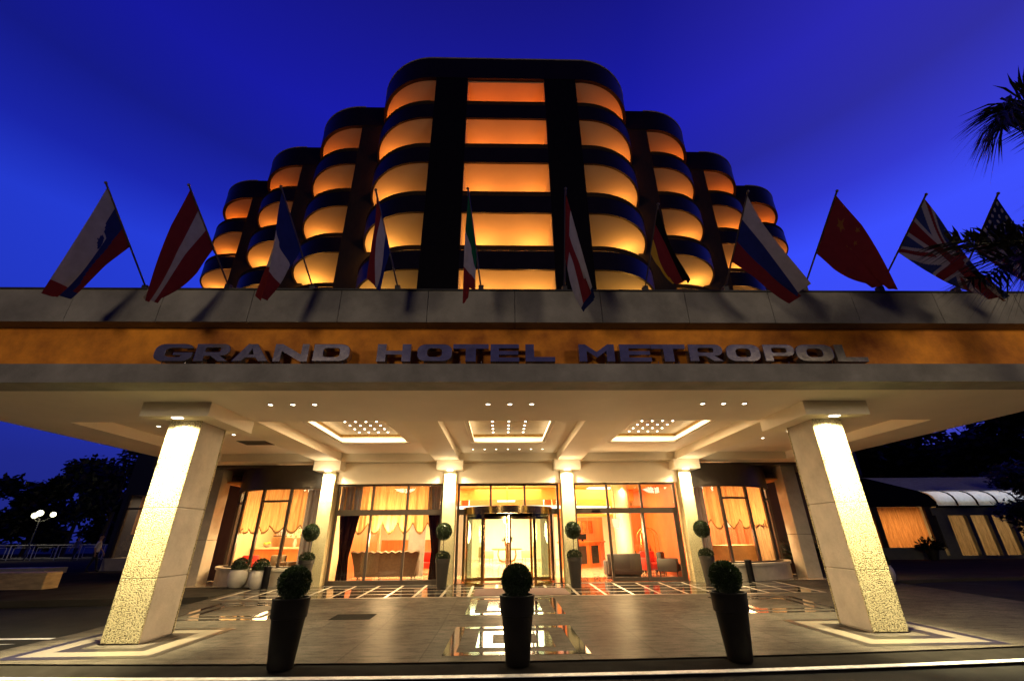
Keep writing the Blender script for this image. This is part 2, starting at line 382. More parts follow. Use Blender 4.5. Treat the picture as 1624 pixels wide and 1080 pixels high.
# side pavements and terrace
b = MB(); b.prism([(XR, 16.2), (16, 16.9), (40, 17.6), (60, 18), (60, 60), (XR, 60)], .02, .158); tag(b.build('terrace_pavement', surf('terrace_paving', (.07, .06, .05), 1., spec=0., var=.25, scale=.8)), kind='structure')
b = MB(); b.prism([(XL, 14.3), (XL, 60), (-80, 60), (-80, 13.2), (-14, 13.9)], .0, .156); tag(b.build('side_pavement', surf('side_paving', (.05, .044, .036), 1., spec=0., var=.3, scale=1.2, bump=.3, bscale=60)), kind='structure')
b = MB(); path = [(x, yk(x)) for x in fr(-30, 30, 60)]
b.sweep(path, [(0, -.02), (0, -.3), (-.44, -.3), (-.44, -.06)]); tag(b.build('kerb', M['kerb']), kind='structure')
b = MB(); b.sweep([(x, y-.42) for x, y in path], [(0, -.056), (0, -.064), (-.13, -.064), (-.13, -.056)]); tag(b.build('road_edge_line', M['road_paint']), kind='structure')
b = MB(); z = -.096
for a in ([(-30, 10.9), (-8.7, 10.35), (-8.7, 10.22), (-30, 10.75)], [(-30, 10.1), (-9.0, 9.85), (-9.6, 9.72), (-30, 9.75)], [(-30, 9.0), (-9.6, 8.75), (-9.9, 8.65), (-30, 8.85)]):
    b.add([(x, y, z) for x, y in a], [(0, 1, 2, 3)])
tag(b.build('road_markings', M['road_paint']), kind='structure')

def frame_sheet(b, cx, cy, s, w, lift=.004):
    """a square ring inlay flush with the paving"""
    o, i = s/2, s/2-w
    P = [(cx+a*o, cy+c*o) for a, c in ((-1,-1),(1,-1),(1,1),(-1,1))]+[(cx+a*i, cy+c*i) for a, c in ((-1,-1),(1,-1),(1,1),(-1,1))]
    b.add([(x, y, gz(y)+lift) for x, y in P], [(k, (k+1) % 4, 4+(k+1) % 4, 4+k) for k in range(4)])
def quad_sheet(b, x0, x1, y0, y1, lift=.004):
    b.add([(x0, y0, gz(y0)+lift), (x1, y0, gz(y0)+lift), (x1, y1, gz(y1)+lift), (x0, y1, gz(y1)+lift)], [(0,1,2,3)])
b = MB()
for cx, cy in ((.24, 9.1), (.32, 12.6)):
    frame_sheet(b, cx, cy, 2.28, .20); frame_sheet(b, cx, cy, 1.30, .26)
for cx in (-6.3, 6.75):
    frame_sheet(b, cx, 12.4, 2.3, .16); frame_sheet(b, cx, 12.4, 1.6, .14)
tag(b.build('polished_paving_inlay', M['inlay']), kind='structure')
b = MB(); b2 = MB()
for cx, cy in ((-6.5, 9.3), (7.0, 9.3)):
    frame_sheet(b, cx, cy, 2.35, .16); frame_sheet(b2, cx, cy, 2.03, .30); frame_sheet(b, cx, cy, 1.43, .22)
tag(b.build('pillar_paving_inlay', M['inlay_band']), kind='structure'); tag(b2.build('pale_paving_inlay', M['inlay_pale']), kind='structure')
# entrance floor: dark polished tiles in a pale grid
b = MB(); b2 = MB(); tx, ty = .78, .64; x0, y0 = CX-.39-tx*10, 14.06
quad_sheet(b2, x0-.1, x0+tx*22+.1, y0-.02, 16.62)
yy = [y0+ty*j for j in range(5)]
for i in range(22):
    for j in range(4):
        for h in range(2):
            a = x0+i*tx+.045; c = a+tx-.085
            ya = y0+j*ty+.045; yb = ya+ty-.085
            if h: quad_sheet(b, a, c, ya, yb, .008)
tag(b.build('dark_floor_tiles', M['inlay']), kind='structure'); tag(b2.build('pale_floor_grid', surf('grid_pale_stone', (.26, .22, .165), .4, var=.2, scale=12)), kind='structure')
b = MB(); b.prism([(-.80, 14.15), (1.98, 14.15), (1.98, 15.62), (-.80, 15.62)], gz(14.9)-.03, gz(14.9)+.03)
b = MB(); b.add([(-.8, 14.15, gz(14.15)+.018), (1.98, 14.15, gz(14.15)+.018), (1.98, 15.62, gz(15.62)+.018), (-.8, 15.62, gz(15.62)+.018), (-.8, 14.15, gz(14.15)), (1.98, 14.15, gz(14.15)), (1.98, 15.62, gz(15.62)), (-.8, 15.62, gz(15.62))],
     [(0,1,2,3),(0,4,5,1),(1,5,6,2),(2,6,7,3),(3,7,4,0)])
tag(b.build('door_mat', M['mat']), 'dark reddish doormat lying before the revolving door', 'doormat')
b = MB(); quad_sheet(b, -3.75, -2.85, 11.1, 11.75); tag(b.build('drain_cover', M['drain']), 'flat grey drain cover set in the paving left of the centre inlays', 'drain cover')

# ------------------------------------------------------------------ entrance canopy
ZS, YF, XA, XB = 4.18, 7.44, -11.61, 12.13
root = empty('entrance_canopy', (CX, YF, ZS), 'wide entrance canopy with stone fascia and ochre band over the forecourt', 'canopy')
YB = 17.2
bx = lambda *a: MB().box(*a)
bx(XA, XB, YF, YF+.5, ZS, 4.53).build('lower_fascia', M['stone'], root)
b = MB(); seg = 14
for i in range(seg):
    a = XA+(XB-XA)*i/seg; b.cbox(a+.004, a+(XB-XA)/seg-.004, YF, YF+.6, 5.38, 6.07, .006)
b.build('upper_fascia', M['stone'], root)
bx(XA-.02, XB+.02, YF-.03, YB, 6.07, 6.10).build('parapet_cap', M['cap'], root)
bx(XA+.02, XB-.02, YF+.29, YF+.5, 4.53, 5.38).build('ochre_band', M['plaster_orange'], root)
bx(XA, XA+.4, YF+.5, YB, ZS+.3, 6.07).build('side_wall', M['stone'], root); bx(XB-.4, XB, YF+.5, YB, ZS+.3, 6.07).build('side_wall', M['stone'], root)
bx(XA+.4, XB-.4, YF+.5, YB, 5.2, 5.6).build('roof_slab', M['concrete'], root)
bx(XA+.002, XB-.002, YF+.5, 10.36, ZS, 4.8).build('front_beam', M['soffit'], root)
bx(XA, XA+1.42, 10.36, YB, ZS+.001, 4.8).build('side_beam', M['soffit'], root); bx(XB-1.46, XB, 10.36, YB, ZS+.001, 4.8).build('side_beam', M['soffit'], root)
IB = [(-6.72, -5.84), (-2.42, -1.54), (2.06, 2.94), (6.44, 7.32)]
for a, c in IB: bx(a, c, 10.36, 16.35, ZS+.003, 4.8).build('cross_beam', M['beam'], root)
bx(XA+1.42, XB-1.46, 16.36, YB, ZS+.002, 4.8).build('rear_beam', M['beam'], root)
# coffer ceilings with a sunk light well in the three middle bays
def coffer(x0, x1, well, n_x, n_y):
    y0, y1, zc, zt = 10.36, 16.36, 4.45, 4.74
    b = MB()
    if not well:
        b.box(x0, x1, y0, y1, zc, zc+.2); b.build('coffer_ceiling', M['soffit'], root); return
    wx0, wx1, wy0, wy1 = well
    for q in ((x0, wx0, y0, y1), (wx1, x1, y0, y1), (wx0, wx1, y0, wy0), (wx0, wx1, wy1, y1)): b.box(*q, zc, zc+.2)
    b.build('coffer_ceiling', M['soffit'], root)
    g = MB(); t = .05
    for q in ((wx0-t, wx0, wy0-t, wy1+t), (wx1, wx1+t, wy0-t, wy1+t), (wx0, wx1, wy0-t, wy0), (wx0, wx1, wy1, wy1+t)): g.box(*q, zc+.2, zt)
    cc = g.build('light_well', M['gold_mosaic'], root)
    bx(wx0-t, wx1+t, wy0-t, wy1+t, zt, zt+.06).build('well_ceiling', M['well'], cc)
    for q in ((wx0-.002, wx0+.10, wy0+.1, wy1-.1), (wx1-.10, wx1+.002, wy0+.1, wy1-.1), (wx0+.02, wx1-.02, wy1-.07, wy1+.002)):
        bx(q[0], q[1], q[2], q[3], zc+.075, zc+.11).build('led_strip', M['led'], cc)
        bx(q[0]-.001, q[1]+.02 if q[1]-q[0] < .5 and q[0] < (wx0+wx1)/2 else q[1], q[2], q[3], zc+.02, zc+.07).build('cove_ledge', M['soffit'], cc)
    for i in range(n_x):
        for j in range(n_y):
            px = wx0+(wx1-wx0)*(.30+.20*i*2/(n_x-1)); py = wy0+.35+(wy1-wy0-.7)*j/(n_y-1)
            MB().disc((px, py, zt), .028, .012, 10).build('downlight', M['bulb'], root)
    lamp('AREA', 'coffer_glow', ((wx0+wx1)/2, (wy0+wy1)/2, zt-.05), COFFER_W, (1, .70, .36), (0, 0, 0), sx=1.8, sy=2.6, parent=root)
COFFER_W = 220
coffer(XA+1.42, -6.72, None, 0, 0); coffer(7.32, XB-1.46, None, 0, 0)
coffer(-5.84, -2.42, (-5.28, -2.98, 11.4, 14.45), 4, 6); coffer(-1.54, 2.06, (-1.0, 1.45, 11.4, 14.5), 3, 6); coffer(2.94, 6.44, (3.5, 5.82, 11.4, 14.45), 4, 6)
def can(x, y, z, r=.042):
    MB().lathe([(r+.022, 0), (r+.022, -.012), (r, -.014), (r, -.002)], (x, y, z), 18).build('downlight_ring', M['steel'], root)
    MB().disc((x, y, z-.004), r, .010, 14).build('downlight', M['bulb'], root)
for xs in ((-4.79, -4.33, -3.88), (-.28, .18, .64), (4.28, 4.73, 5.18)):
    for x in xs: can(x, 8.86, ZS)
    lamp('SPOT', 'downlight_beam', (xs[1], 8.86, ZS-.05), 240, (1, .84, .6), size=.25, ang=120, blend=1., parent=root)
for i in range(7): can(-1.0+i*.41, 15.55, 4.45, .03)
for x, y in ((-9.3, 11.9), (-7.9, 13.0), (8.4, 13.8), (8.4, 12.8)):
    can(x, y, 4.45); lamp('SPOT', 'downlight_beam', (x, y, 4.38), 60, (1, .78, .48), size=.1, ang=120, blend=1., parent=root)
b = MB()
for i in range(9): b.box(-8.35, -7.45, 13.95+i*.075, 13.98+i*.075, 4.435, 4.449)
b.build('vent_grille', M['grille'], root)

# ------------------------------------------------------------------ sign letters
def arc(cx, cy, rx, ry, a0, a1, n=6): return [(cx+rx*math.cos(math.radians(a0+(a1-a0)*i/n)), cy+ry*math.sin(math.radians(a0+(a1-a0)*i/n))) for i in range(n+1)]
def rrect(x0, x1, y0, y1, r, rx=None):
    rx = rx or r
    return arc(x1-rx, y1-r, rx, r, 90, 0)+arc(x1-rx, y0+r, rx, r, 0, -90)+arc(x0+rx, y0+r, rx, r, -90, -180)+arc(x0+rx, y1-r, rx, r, 180, 90)
ST, SH = .26, .26      # stem width / bar height of the extended capitals, in units of letter width / height
def glyph(c):
    """list of (outline) polygons in the unit square"""
    s, h = ST, SH
    box = lambda a, b_, c_, d: [(a, c_), (b_, c_), (b_, d), (a, d)]
    if c == 'H': return [box(0, s, 0, 1), box(1-s, 1, 0, 1), box(s, 1-s, .40, .62)]
    if c == 'T': return [box(0, 1, 1-h, 1), box(.5-s*.55, .5+s*.55, 0, 1-h)]
    if c == 'E': return [box(0, s+.03, 0, 1), box(s+.03, 1, 1-h+.03, 1), box(s+.03, .97, .39, .61), box(s+.03, 1, 0, h-.03)]
    if c == 'L': return [box(0, s+.03, 0, 1), box(s+.03, 1, 0, h)]
    if c == 'M': return [[(0, 0), (s*.85, 0), (s*.85, .62), (.5, .22), (1-s*.85, .62), (1-s*.85, 0), (1, 0), (1, 1), (1-s*.7, 1), (.5, .55), (s*.7, 1), (0, 1)]]
    if c == 'N': return [[(0, 0), (s*.8, 0), (s*.8, .60), (1-s*.8, 0), (1, 0), (1, 1), (1-s*.8, 1), (1-s*.8, .40), (s*.8, 1), (0, 1)]]
    if c == 'A': return [[(0, 0), (.27, 0), (.36, .2), (.64, .2), (.73, 0), (1, 0), (.63, 1), (.37, 1)], None, [(.43, .40), (.57, .40), (.50, .72)]]
    if c == 'O': return [rrect(0, 1, 0, 1, .36, .26), None, rrect(.29, .71, .26, .74, .16, .12)]
    if c == 'D': return [[(0, 0)]+arc(.72, .36, .28, .36, -90, 0)+arc(.72, .64, .28, .36, 0, 90)+[(0, 1)], None, rrect(.28, .72, .25, .75, .12, .10)]
    if c == 'P': return [[(0, 0), (.27, 0), (.27, .30), (.76, .30)]+arc(.80, .65, .20, .35, -90, 90)+[(0, 1)], None, rrect(.27, .74, .52, .78, .08, .06)]
    if c == 'R': return [[(0, 0), (.27, 0), (.27, .30), (.46, .30), (.70, 0), (1, 0), (.74, .32)]+arc(.80, .66, .20, .34, -75, 90)+[(0, 1)], None, rrect(.27, .72, .53, .78, .08, .06)]
    if c == 'G': return [rrect(0, 1, 0, 1, .36, .26), None, [(.29, .30), (.40, .24), (.66, .24), (.72, .28), (.72, .38), (.55, .38), (.55, .56), (1.01, .56), (1.01, .68), (.72, .68), (.66, .76), (.40, .76), (.29, .70)]]
def letter(c, x0, x1, root_):
    z0, z1 = 4.585, 4.93; yf, yb = YF+.02, YF+.16
    g = glyph(c); bm = bmesh.new(); out = MB()
    def P(p): return (x0+p[0]*(x1-x0), z0+p[1]*(z1-z0))
    if None in g:
        cu = bpy.data.curves.new('t', 'CURVE'); cu.dimensions = '2D'; cu.fill_mode = 'BOTH'; cu.extrude = (yb-yf)/2; cu.bevel_depth = .008; cu.bevel_resolution = 1; cu.offset = -.008
        if c == 'G':
            pts = [(1, .40), (1, .34)]+arc(.74, .36, .26, .36, 0, -90)+arc(.26, .36, .26, .36, -90, -180)+arc(.26, .64, .26, .36, 180, 90)+arc(.74, .64, .26, .36, 90, 20)+[(.72, .70), (.68, .75), (.42, .75), (.30, .64), (.30, .36), (.42, .25), (.66, .25), (.72, .30), (.54, .32), (.54, .50), (1, .50)]
            pts = [(1, .52), (1, .34)]+arc(.74, .30, .26, .30, 0, -90)+arc(.26, .36, .26, .36, -90, -180)+arc(.26, .64, .26, .36, 180, 90)+arc(.74, .70, .26, .30, 90, 8)+[(.72, .72), (.68, .76), (.40, .76), (.29, .66), (.29, .34), (.40, .25), (.68, .25), (.72, .34), (.50, .34), (.50, .52)]
            polys = [pts]
        else: polys = [q for q in g if q]
        for poly in polys:
            sp = cu.splines.new('POLY'); sp.points.add(len(poly)-1); sp.use_cyclic_u = True
            for i, p in enumerate(poly): X, Z = P(p); sp.points[i].co = (X, Z, 0, 1)
        ob = bpy.data.objects.new('t', cu); COL.objects.link(ob)
        dg = bpy.context.evaluated_depsgraph_get(); me = bpy.data.meshes.new_from_object(ob.evaluated_get(dg))
        bm.from_mesh(me); bpy.data.objects.remove(ob); bpy.data.curves.remove(cu); bpy.data.meshes.remove(me)
        for v in bm.verts: v.co = Vector((v.co.x, (yf+yb)/2-v.co.z, v.co.y))
        out.bm(bm)
    else:
        for i, poly in enumerate(g): out.prism([P(p) for p in poly], yf+.001*i, yb-.001*i, 'y')
    for t in (.2, .8): out.tube([(x0+(x1-x0)*t, yf+.07, 4.53), (x0+(x1-x0)*t, yf+.07, z0+.02)], .008, 6)
    return out.build('letter', M['chrome'], root_)
sign = empty('hotel_sign', (CX, YF+.1, 4.53), 'raised steel letters GRAND HOTEL METROPOL standing along the ochre band', 'sign')
for c, a, e in [('G', -6.34, -5.65), ('R', -5.6, -4.98), ('A', -4.92, -4.26), ('N', -4.18, -3.56), ('D', -3.47, -2.8), ('H', -2.3, -1.68), ('O', -1.56, -.92), ('T', -.9, -.24), ('E', -.2, .33), ('L', .45, 1.0), ('M', 1.45, 2.12), ('E', 2.22, 2.81), ('T', 2.82, 3.47), ('R', 3.53, 4.18), ('O', 4.24, 4.89), ('P', 4.96, 5.56), ('O', 5.58, 6.3), ('L', 6.35, 6.94)]:
    letter(c, a, e, sign)

# ------------------------------------------------------------------ pillars and columns
def front_pillar(xc, label):
    r = empty('canopy_pillar', (xc, 9.5, 0), label, 'pillar', 'big square pillars under the canopy front')
    x0, x1, y0, y1 = xc-.325, xc+.325, 9.07, 9.95
    m = MB()
    for z0, z1 in ((.02, 1.0), (1.01, 2.2), (2.21, 3.89)): m.cbox(x0+.01, x1-.01, y0+.03, y1-.03, z0, z1, .012)
    m.box(x0+.03, x1-.03, y0+.05, y1-.05, 0, 3.89)
    sh = m.build('shaft', M['concrete'], r)
    for yy0, yy1 in ((y0, y0+.03), (y1-.03, y1)):
        m = MB()
        for z0, z1 in ((.02, 1.0), (1.006, 2.2), (2.206, 3.89)): m.cbox(x0, x1, yy0, yy1, z0, z1, .006)
        m.build('rough_stone_facing', M['rough'], r)
    MB().cbox(xc-.68, xc+.68, 8.68, 10.34, 3.89, ZS+.004, .008).build('capital', M['beam'], r)
    for y, e in ((8.80, PIL_W), (10.26, PIL_W*.45)):
        MB().box(xc-.09, xc+.09, y-.04, y+.04, 3.876, 3.892).build('downlight', M['bulb'], r)
        lamp('SPOT', 'pillar_downlight', (xc, y, 3.85), e*1.3, (1, .84, .44), ((-.07 if y < 9.5 else .07), 0, 0), size=.05, ang=56, blend=1., parent=r)
        lamp('SPOT', 'pillar_downlight_spill', (xc, y, 3.86), e*.25, (1, .85, .48), size=.05, ang=155, blend=.5, parent=r)
PIL_W = 3300
front_pillar(-6.56, 'big pillar with brightly lit rough front, left of the forecourt')
front_pillar(7.0, 'big pillar with brightly lit rough front, right of the forecourt')
COLS = [-6.27, -1.87, 2.42, 6.82]
def door_column(xc, label):
    r = empty('door_column', (xc, 16.8, .16), label, 'column', 'slim lit columns of the hotel front')
    m = MB(); m.cbox(xc-.23, xc+.23, 16.6, 17.1, .15, 3.86, .01); m.build('shaft', M['rough'], r)
    MB().cbox(xc-.48, xc+.48, 16.22, 17.15, 3.85, ZS+.005, .006).build('capital', M['beam'], r)
    MB().box(xc-.10, xc+.10, 16.36, 16.44, 3.836, 3.852).build('downlight', M['bulb'], r)
    lamp('SPOT', 'column_downlight', (xc, 16.40, 3.82), 1300, (1, .82, .44), size=.04, ang=66, blend=1., parent=r)
    lamp('POINT', 'column_fill_glow', (xc, 15.95, 3.62), 22, (1, .78, .46), size=.15, parent=r)  # added fill glow that brightens beam ends and ceiling, no separate fitting
    lamp('SPOT', 'column_downlight_spill', (xc, 16.40, 3.825), 300, (1, .80, .44), size=.04, ang=160, blend=.5, parent=r)
for x, l in zip(COLS, ('slim lit column between the left bow window and the curtained window', 'slim lit column left of the revolving door', 'slim lit column right of the revolving door', 'slim lit column between the sliding doors and the right bow window')): door_column(x, l)
for xc, l in ((-11.0, 'plain square column behind the left front pillar'), (11.42, 'plain square column behind the right front pillar')):
    r = empty('corner_column', (xc, 17.9, .16), l, 'column', 'plain corner columns under the canopy')
    m = MB()
    for z0, z1 in ((.15, 1.6), (1.61, 4.19)): m.cbox(xc-.28, xc+.28, 17.62, 18.25, z0, z1, .015)
    m.build('shaft', M['concrete'], r)

# ------------------------------------------------------------------ hotel tower
tower = empty('hotel_tower', (CX, 20, 6), 'tall dark stepped hotel tower with glowing rounded balconies', 'hotel building')
S0, DS = 12.66, 3.255
soff = lambda k: S0+DS*k
YT = 16.6
N_ARC = 20
def outline(r0=0., straight=True):
    """module outline seen from above: from the inner pier along the front and round the outer corner; r0 = inset"""
    R = 3.48-r0
    pts = [(0, r0)]+[(.3+R*math.sin(a*PI/2/N_ARC), 3.48-R*math.cos(a*PI/2/N_ARC)) for a in range(N_ARC+1)]
    return pts+[(.3+R, 4.6)]
def module_meshes():
    """meshes in the module's own frame (x out from the inner pier, y back, z from the soffit below)"""
    pth = outline()
    m = MB(); m.sweep(pth, [(0, 0), (0, 1.02), (.11, 1.02), (.11, 0)]); par = m
    m = MB(); m.sweep(outline(.015), [(0, 1.06), (0, 1.26), (.03, 1.26), (.03, 1.06)]); m.sweep(outline(-.01), [(0, 1.255), (0, 1.295), (.07, 1.295), (.07, 1.255)])
    for a in range(0, N_ARC+2, 3): x, y = outline(.05)[a]; m.box(x-.02, x+.02, y-.02, y+.02, 1.02, 1.26)
    rail = m
    o, i = outline(.1), outline(2.85)
    n = len(o)
    m = MB(); m.add([(x, y, .22) for x, y in o]+[(x, y, .22) for x, y in i]+[(x, y, .03) for x, y in o]+[(x, y, .03) for x, y in i],
        [(k, k+1, n+k+1, n+k) for k in range(n-1)]+[(2*n+k+1, 2*n+k, 3*n+k, 3*n+k+1) for k in range(n-1)])
    slab = m
    m = MB(); m.sweep(outline(2.8), [(0, .22), (0, DS+.03), (.1, DS+.03), (.1, .22)])
    m.box(-.02, .01, .12, 2.85, .22, DS+.03)                 # side wall at the inner pier
    wall = m
    a = math.radians(80); sx_, sy_ = .3+.68*math.sin(a), 3.48-.68*math.cos(a); dx, dy = math.sin(a), -math.cos(a)
    m = MB(); m.lathe([(.05, 0), (.09, .06), (.10, .16), (.09, .16), (.045, .04)], (sx_+dx*.12, sy_+dy*.12, 1.95), 14)
    sc = m
    return par, rail, slab, wall, sc, (.3+2.35*math.sin(a), 3.48-2.35*math.cos(a))
def mirror(mb):
    r = MB(); r.v = [(-x, y, z) for x, y, z in mb.v]; r.f = [f[::-1] for f in mb.f]; r.mi = mb.mi[:]; return r
par, rail, slab, wall, sc, (lx, ly) = module_meshes()
rail_m = surf('grey_rail', (.50, .42, .36), .5, var=.3, scale=4); glow_m = cloth('tinted_balustrade_panel', (.10, .07, .05), .5)
def balc_root(side):
    f = (lambda q: q) if side > 0 else mirror
    o = f(par).build('balcony', M['parapet'], None, True); o.parent = tower
    for nm, q, mm in (('handrail', rail, glow_m), ('floor_slab', slab, M['balcony_ceiling']), ('back_wall', wall, M['balcony_ceiling']), ('wall_lamp', sc, M['sconce'])):
        c = f(q).build(nm, mm, None, True); c.parent = o
    return o
BAL_COL = (1, .40, .085)
protos = {1: balc_root(1), -1: balc_root(-1)}
first = {1: True, -1: True}
lev_e = {0: 205, 1: 190, 2: 155, 3: 132, 4: 122}
for i in range(4):
    for side in (1, -1):
        X = CX+side*(3.99+5.17*i); Y = YT+3.3*i
        for k in range(0, 5):
            if i == 3 and k < 1: continue
            o = protos[side] if first[side] else copy_tree(protos[side], tower)
            first[side] = False
            z = soff(k-1); o.location = (X-CX, Y-20, z-6)
            o['label'] = 'rounded dark balcony with glowing ceiling'
            if k >= (0, 1, 1, 2)[i] - 0:
                lamp('POINT', 'balcony_lamp_light', (X+side*lx, Y+ly, z+2.42+random.uniform(-.12, .08)), lev_e[k]*random.uniform(.8, 1.15), (1, .172+.070*(4-k), .008+.018*(4-k)), size=.07, parent=tower)
        # roof band with a pale rim
        f = (lambda q: q) if side > 0 else mirror
        def at(q):
            q.v = [(x+X, y+Y, z) for x, y, z in q.v]; return q
        z = soff(4)
        m = MB(); m.sweep(outline(), [(0, z), (0, z+1.70), (.2, z+1.70), (.2, z)]); at(f(m)).build('roof_band', M['parapet'], tower, True)
        m = MB(); m.sweep(outline(-.03), [(0, z+1.70), (0, z+1.76), (.3, z+1.76), (.3, z+1.70)]); at(f(m)).build('roof_rim', rail_m, tower, True)
        o_, n_ = outline(.1), None
        m = MB(); pts = outline(.1)+[(0, 4.6)]; m.prism(pts, z+.02, z+.3); at(f(m)).build('roof_slab', M['balcony_ceiling'], tower)
        # piers
        if i == 0:
            xa, xb = sorted((CX+side*2.19, CX+side*4.0)); bx(xa, xb, YT+.02, YT+4.5, 4.9, z+1.66).build('pier', M['black_pier'], tower)
        else:
            xa, xb = sorted((X-side*1.75, X+side*.01)); bx(xa, xb, Y+.02, Y+4.5, 4.9, z+1.66).build('pier', M['rib'], tower)
            bx(min(X-side*1.75, X), max(X-side*1.75, X), Y-.01, Y+.25, z, z+1.70).build('roof_band', M['parapet'], tower)
        if i == 3: 
            xa, xb = sorted((X+side*.3, X+side*3.7)); bx(xa, xb, Y+4.6, Y+7, 4.9, z+1.7).build('end_wall', M['rib'], tower)
        # dark base below the balconies
        m = MB(); m.prism(outline(.05)+[(0, 4.6)], 4.9, soff(-1)+.02); at(f(m)).build('base_wall', M['black_pier'], tower)
# middle bays
for k in range(0, 5):
    z = soff(k-1); a, c = CX-2.19, CX+2.19
    bal = bx(a, c, YT, YT+.12, z, z+1.02).build('balcony', M['parapet'], tower); bal['label'] = 'straight middle balcony with glowing ceiling'
    m = MB(); m.box(a, c, YT+.02, YT+.05, z+1.06, z+1.27); m.box(a, c, YT-.02, YT+.07, z+1.272, z+1.30)
    for t in fr(a+.3, c-.3, 5): m.box(t-.025, t+.025, YT+.052, YT+.09, z+1.02, z+1.27)
    m.build('handrail', glow_m, bal)
    bx(a, c, YT+.12, YT+3.5, z+.03, z+.22).build('floor_slab', M['balcony_ceiling'], bal)
    m = MB(); m.box(a, c, YT+3.3, YT+3.45, z+.22, z+DS+.03); m.box(a, a+.01, YT+.12, YT+3.3, z+.22, z+DS+.03); m.box(c-.01, c, YT+.12, YT+3.3, z+.22, z+DS+.03)
    m.build('back_wall', M['balcony_ceiling'], bal)
    for s in (-1, 1):
        m = MB(); m.lathe([(.05, 0), (.09, .06), (.10, .16), (.09, .16), (.045, .04)], (CX+s*1.55, YT+3.2, z+1.95), 14); m.build('wall_lamp', M['sconce'], bal)
        lamp('POINT', 'balcony_lamp_light', (CX+s*1.35, YT+2.6, z+2.2), lev_e[k]*.85, (1, .155+.06*(4-k), .010+.016*(4-k)), size=.07, parent=tower)
bx(CX-2.19, CX+2.19, YT, YT+.12, soff(4), soff(4)+1.70).build('roof_band', M['parapet'], tower)
bx(CX-4.0, CX+4.0, YT-.03, YT+.3, soff(4)+1.70, soff(4)+1.76).build('roof_rim', rail_m, tower)
for s in (-1, 1):
    xa, xb = sorted((CX+s*2.19, CX+s*4.0)); bx(xa, xb, YT-.001, YT+.02, soff(4)+.0, soff(4)+1.70).build('roof_band', M['parapet'], tower)
bx(CX-4, CX+4, YT+.3, YT+4.6, soff(4)+.05, soff(4)+.35).build('roof_slab', M['balcony_ceiling'], tower)
bx(CX-2.19, CX+2.19, YT+.1, YT+4.5, 4.9, soff(-1)).build('base_wall', M['black_pier'], tower)
bx(CX-7, CX+7, YT+4.55, YT+12, 4.9, soff(4)+1.5).build('core_wall', M['black_pier'], tower)
for i in range(1, 4):
    bx(CX-4-5.17*i, CX+4+5.17*i, YT+3.3*i+4.62, YT+3.3*i+8, 4.9, soff(4)+1.5-.01*i).build('core_wall', M['black_pier'], tower)

# ------------------------------------------------------------------ ground floor of the hotel
ZF = .16
hotel = empty('lobby_block', (CX, 17, ZF), 'glazed ground floor lobby of the hotel with cream interior', 'lobby')
# header above the windows, dark walls at the sides
bx(COLS[0]-.1, COLS[3]+.1, 16.78, 17.2, 3.43, ZS-.004).build('header', M['header'], hotel)
bx(-40, 40, 17.25, 17.5, ZS-.0, 4.9) if False else None
bx(-13.2, 13.7, 17.21, 34.3, 4.10, 4.88).build('ceiling_slab', M['dark_panel'], hotel)
bx(-11.0, 11.5, 18.0, 34, 3.62, 3.68).build('ceiling', M['ceiling_in'], hotel)
bx(-11.2, 11.7, 17.0, 34, ZF-.1, ZF+.004).build('lobby_floor', M['lobby_floor'], hotel)
bx(-6.2, 6.8, 17.02, 18.8, ZF, ZF+.008).build('threshold_floor', M['lobby_red_floor'], hotel)
bx(-11.2, 11.7, 33.8, 34.1, ZF, 4.1).build('back_wall', surf('pale_cream_wall', (.82, .72, .50), .7, var=.06), hotel)
bx(-13.4, -11.0, 19.6, 19.9, ZF, 4.1).build('maroon_wall', M['maroon'], hotel); bx(11.5, 13.9, 19.6, 19.9, ZF, 4.1).build('maroon_wall', M['maroon'], hotel)
bx(-13.4, -13.1, 19.9, 34, ZF, 4.1).build('maroon_wall', M['maroon'], hotel); bx(13.6, 13.9, 19.9, 34, ZF, 4.1).build('maroon_wall', M['maroon'], hotel)
bx(-6.5, -6.2, 17.2, 19.0, ZF, 3.62).build('partition', M['cream_wall'], hotel); bx(6.75, 7.05, 17.2, 23.6, ZF, 3.62).build('partition', M['red_wall'], hotel)
bx(-11.2, -11.02, 19.9, 24.0, ZF, 3.62).build('partition', M['cream_wall'], hotel); bx(11.52, 11.7, 19.9, 24.0, ZF, 3.62).build('partition', M['cream_wall'], hotel)
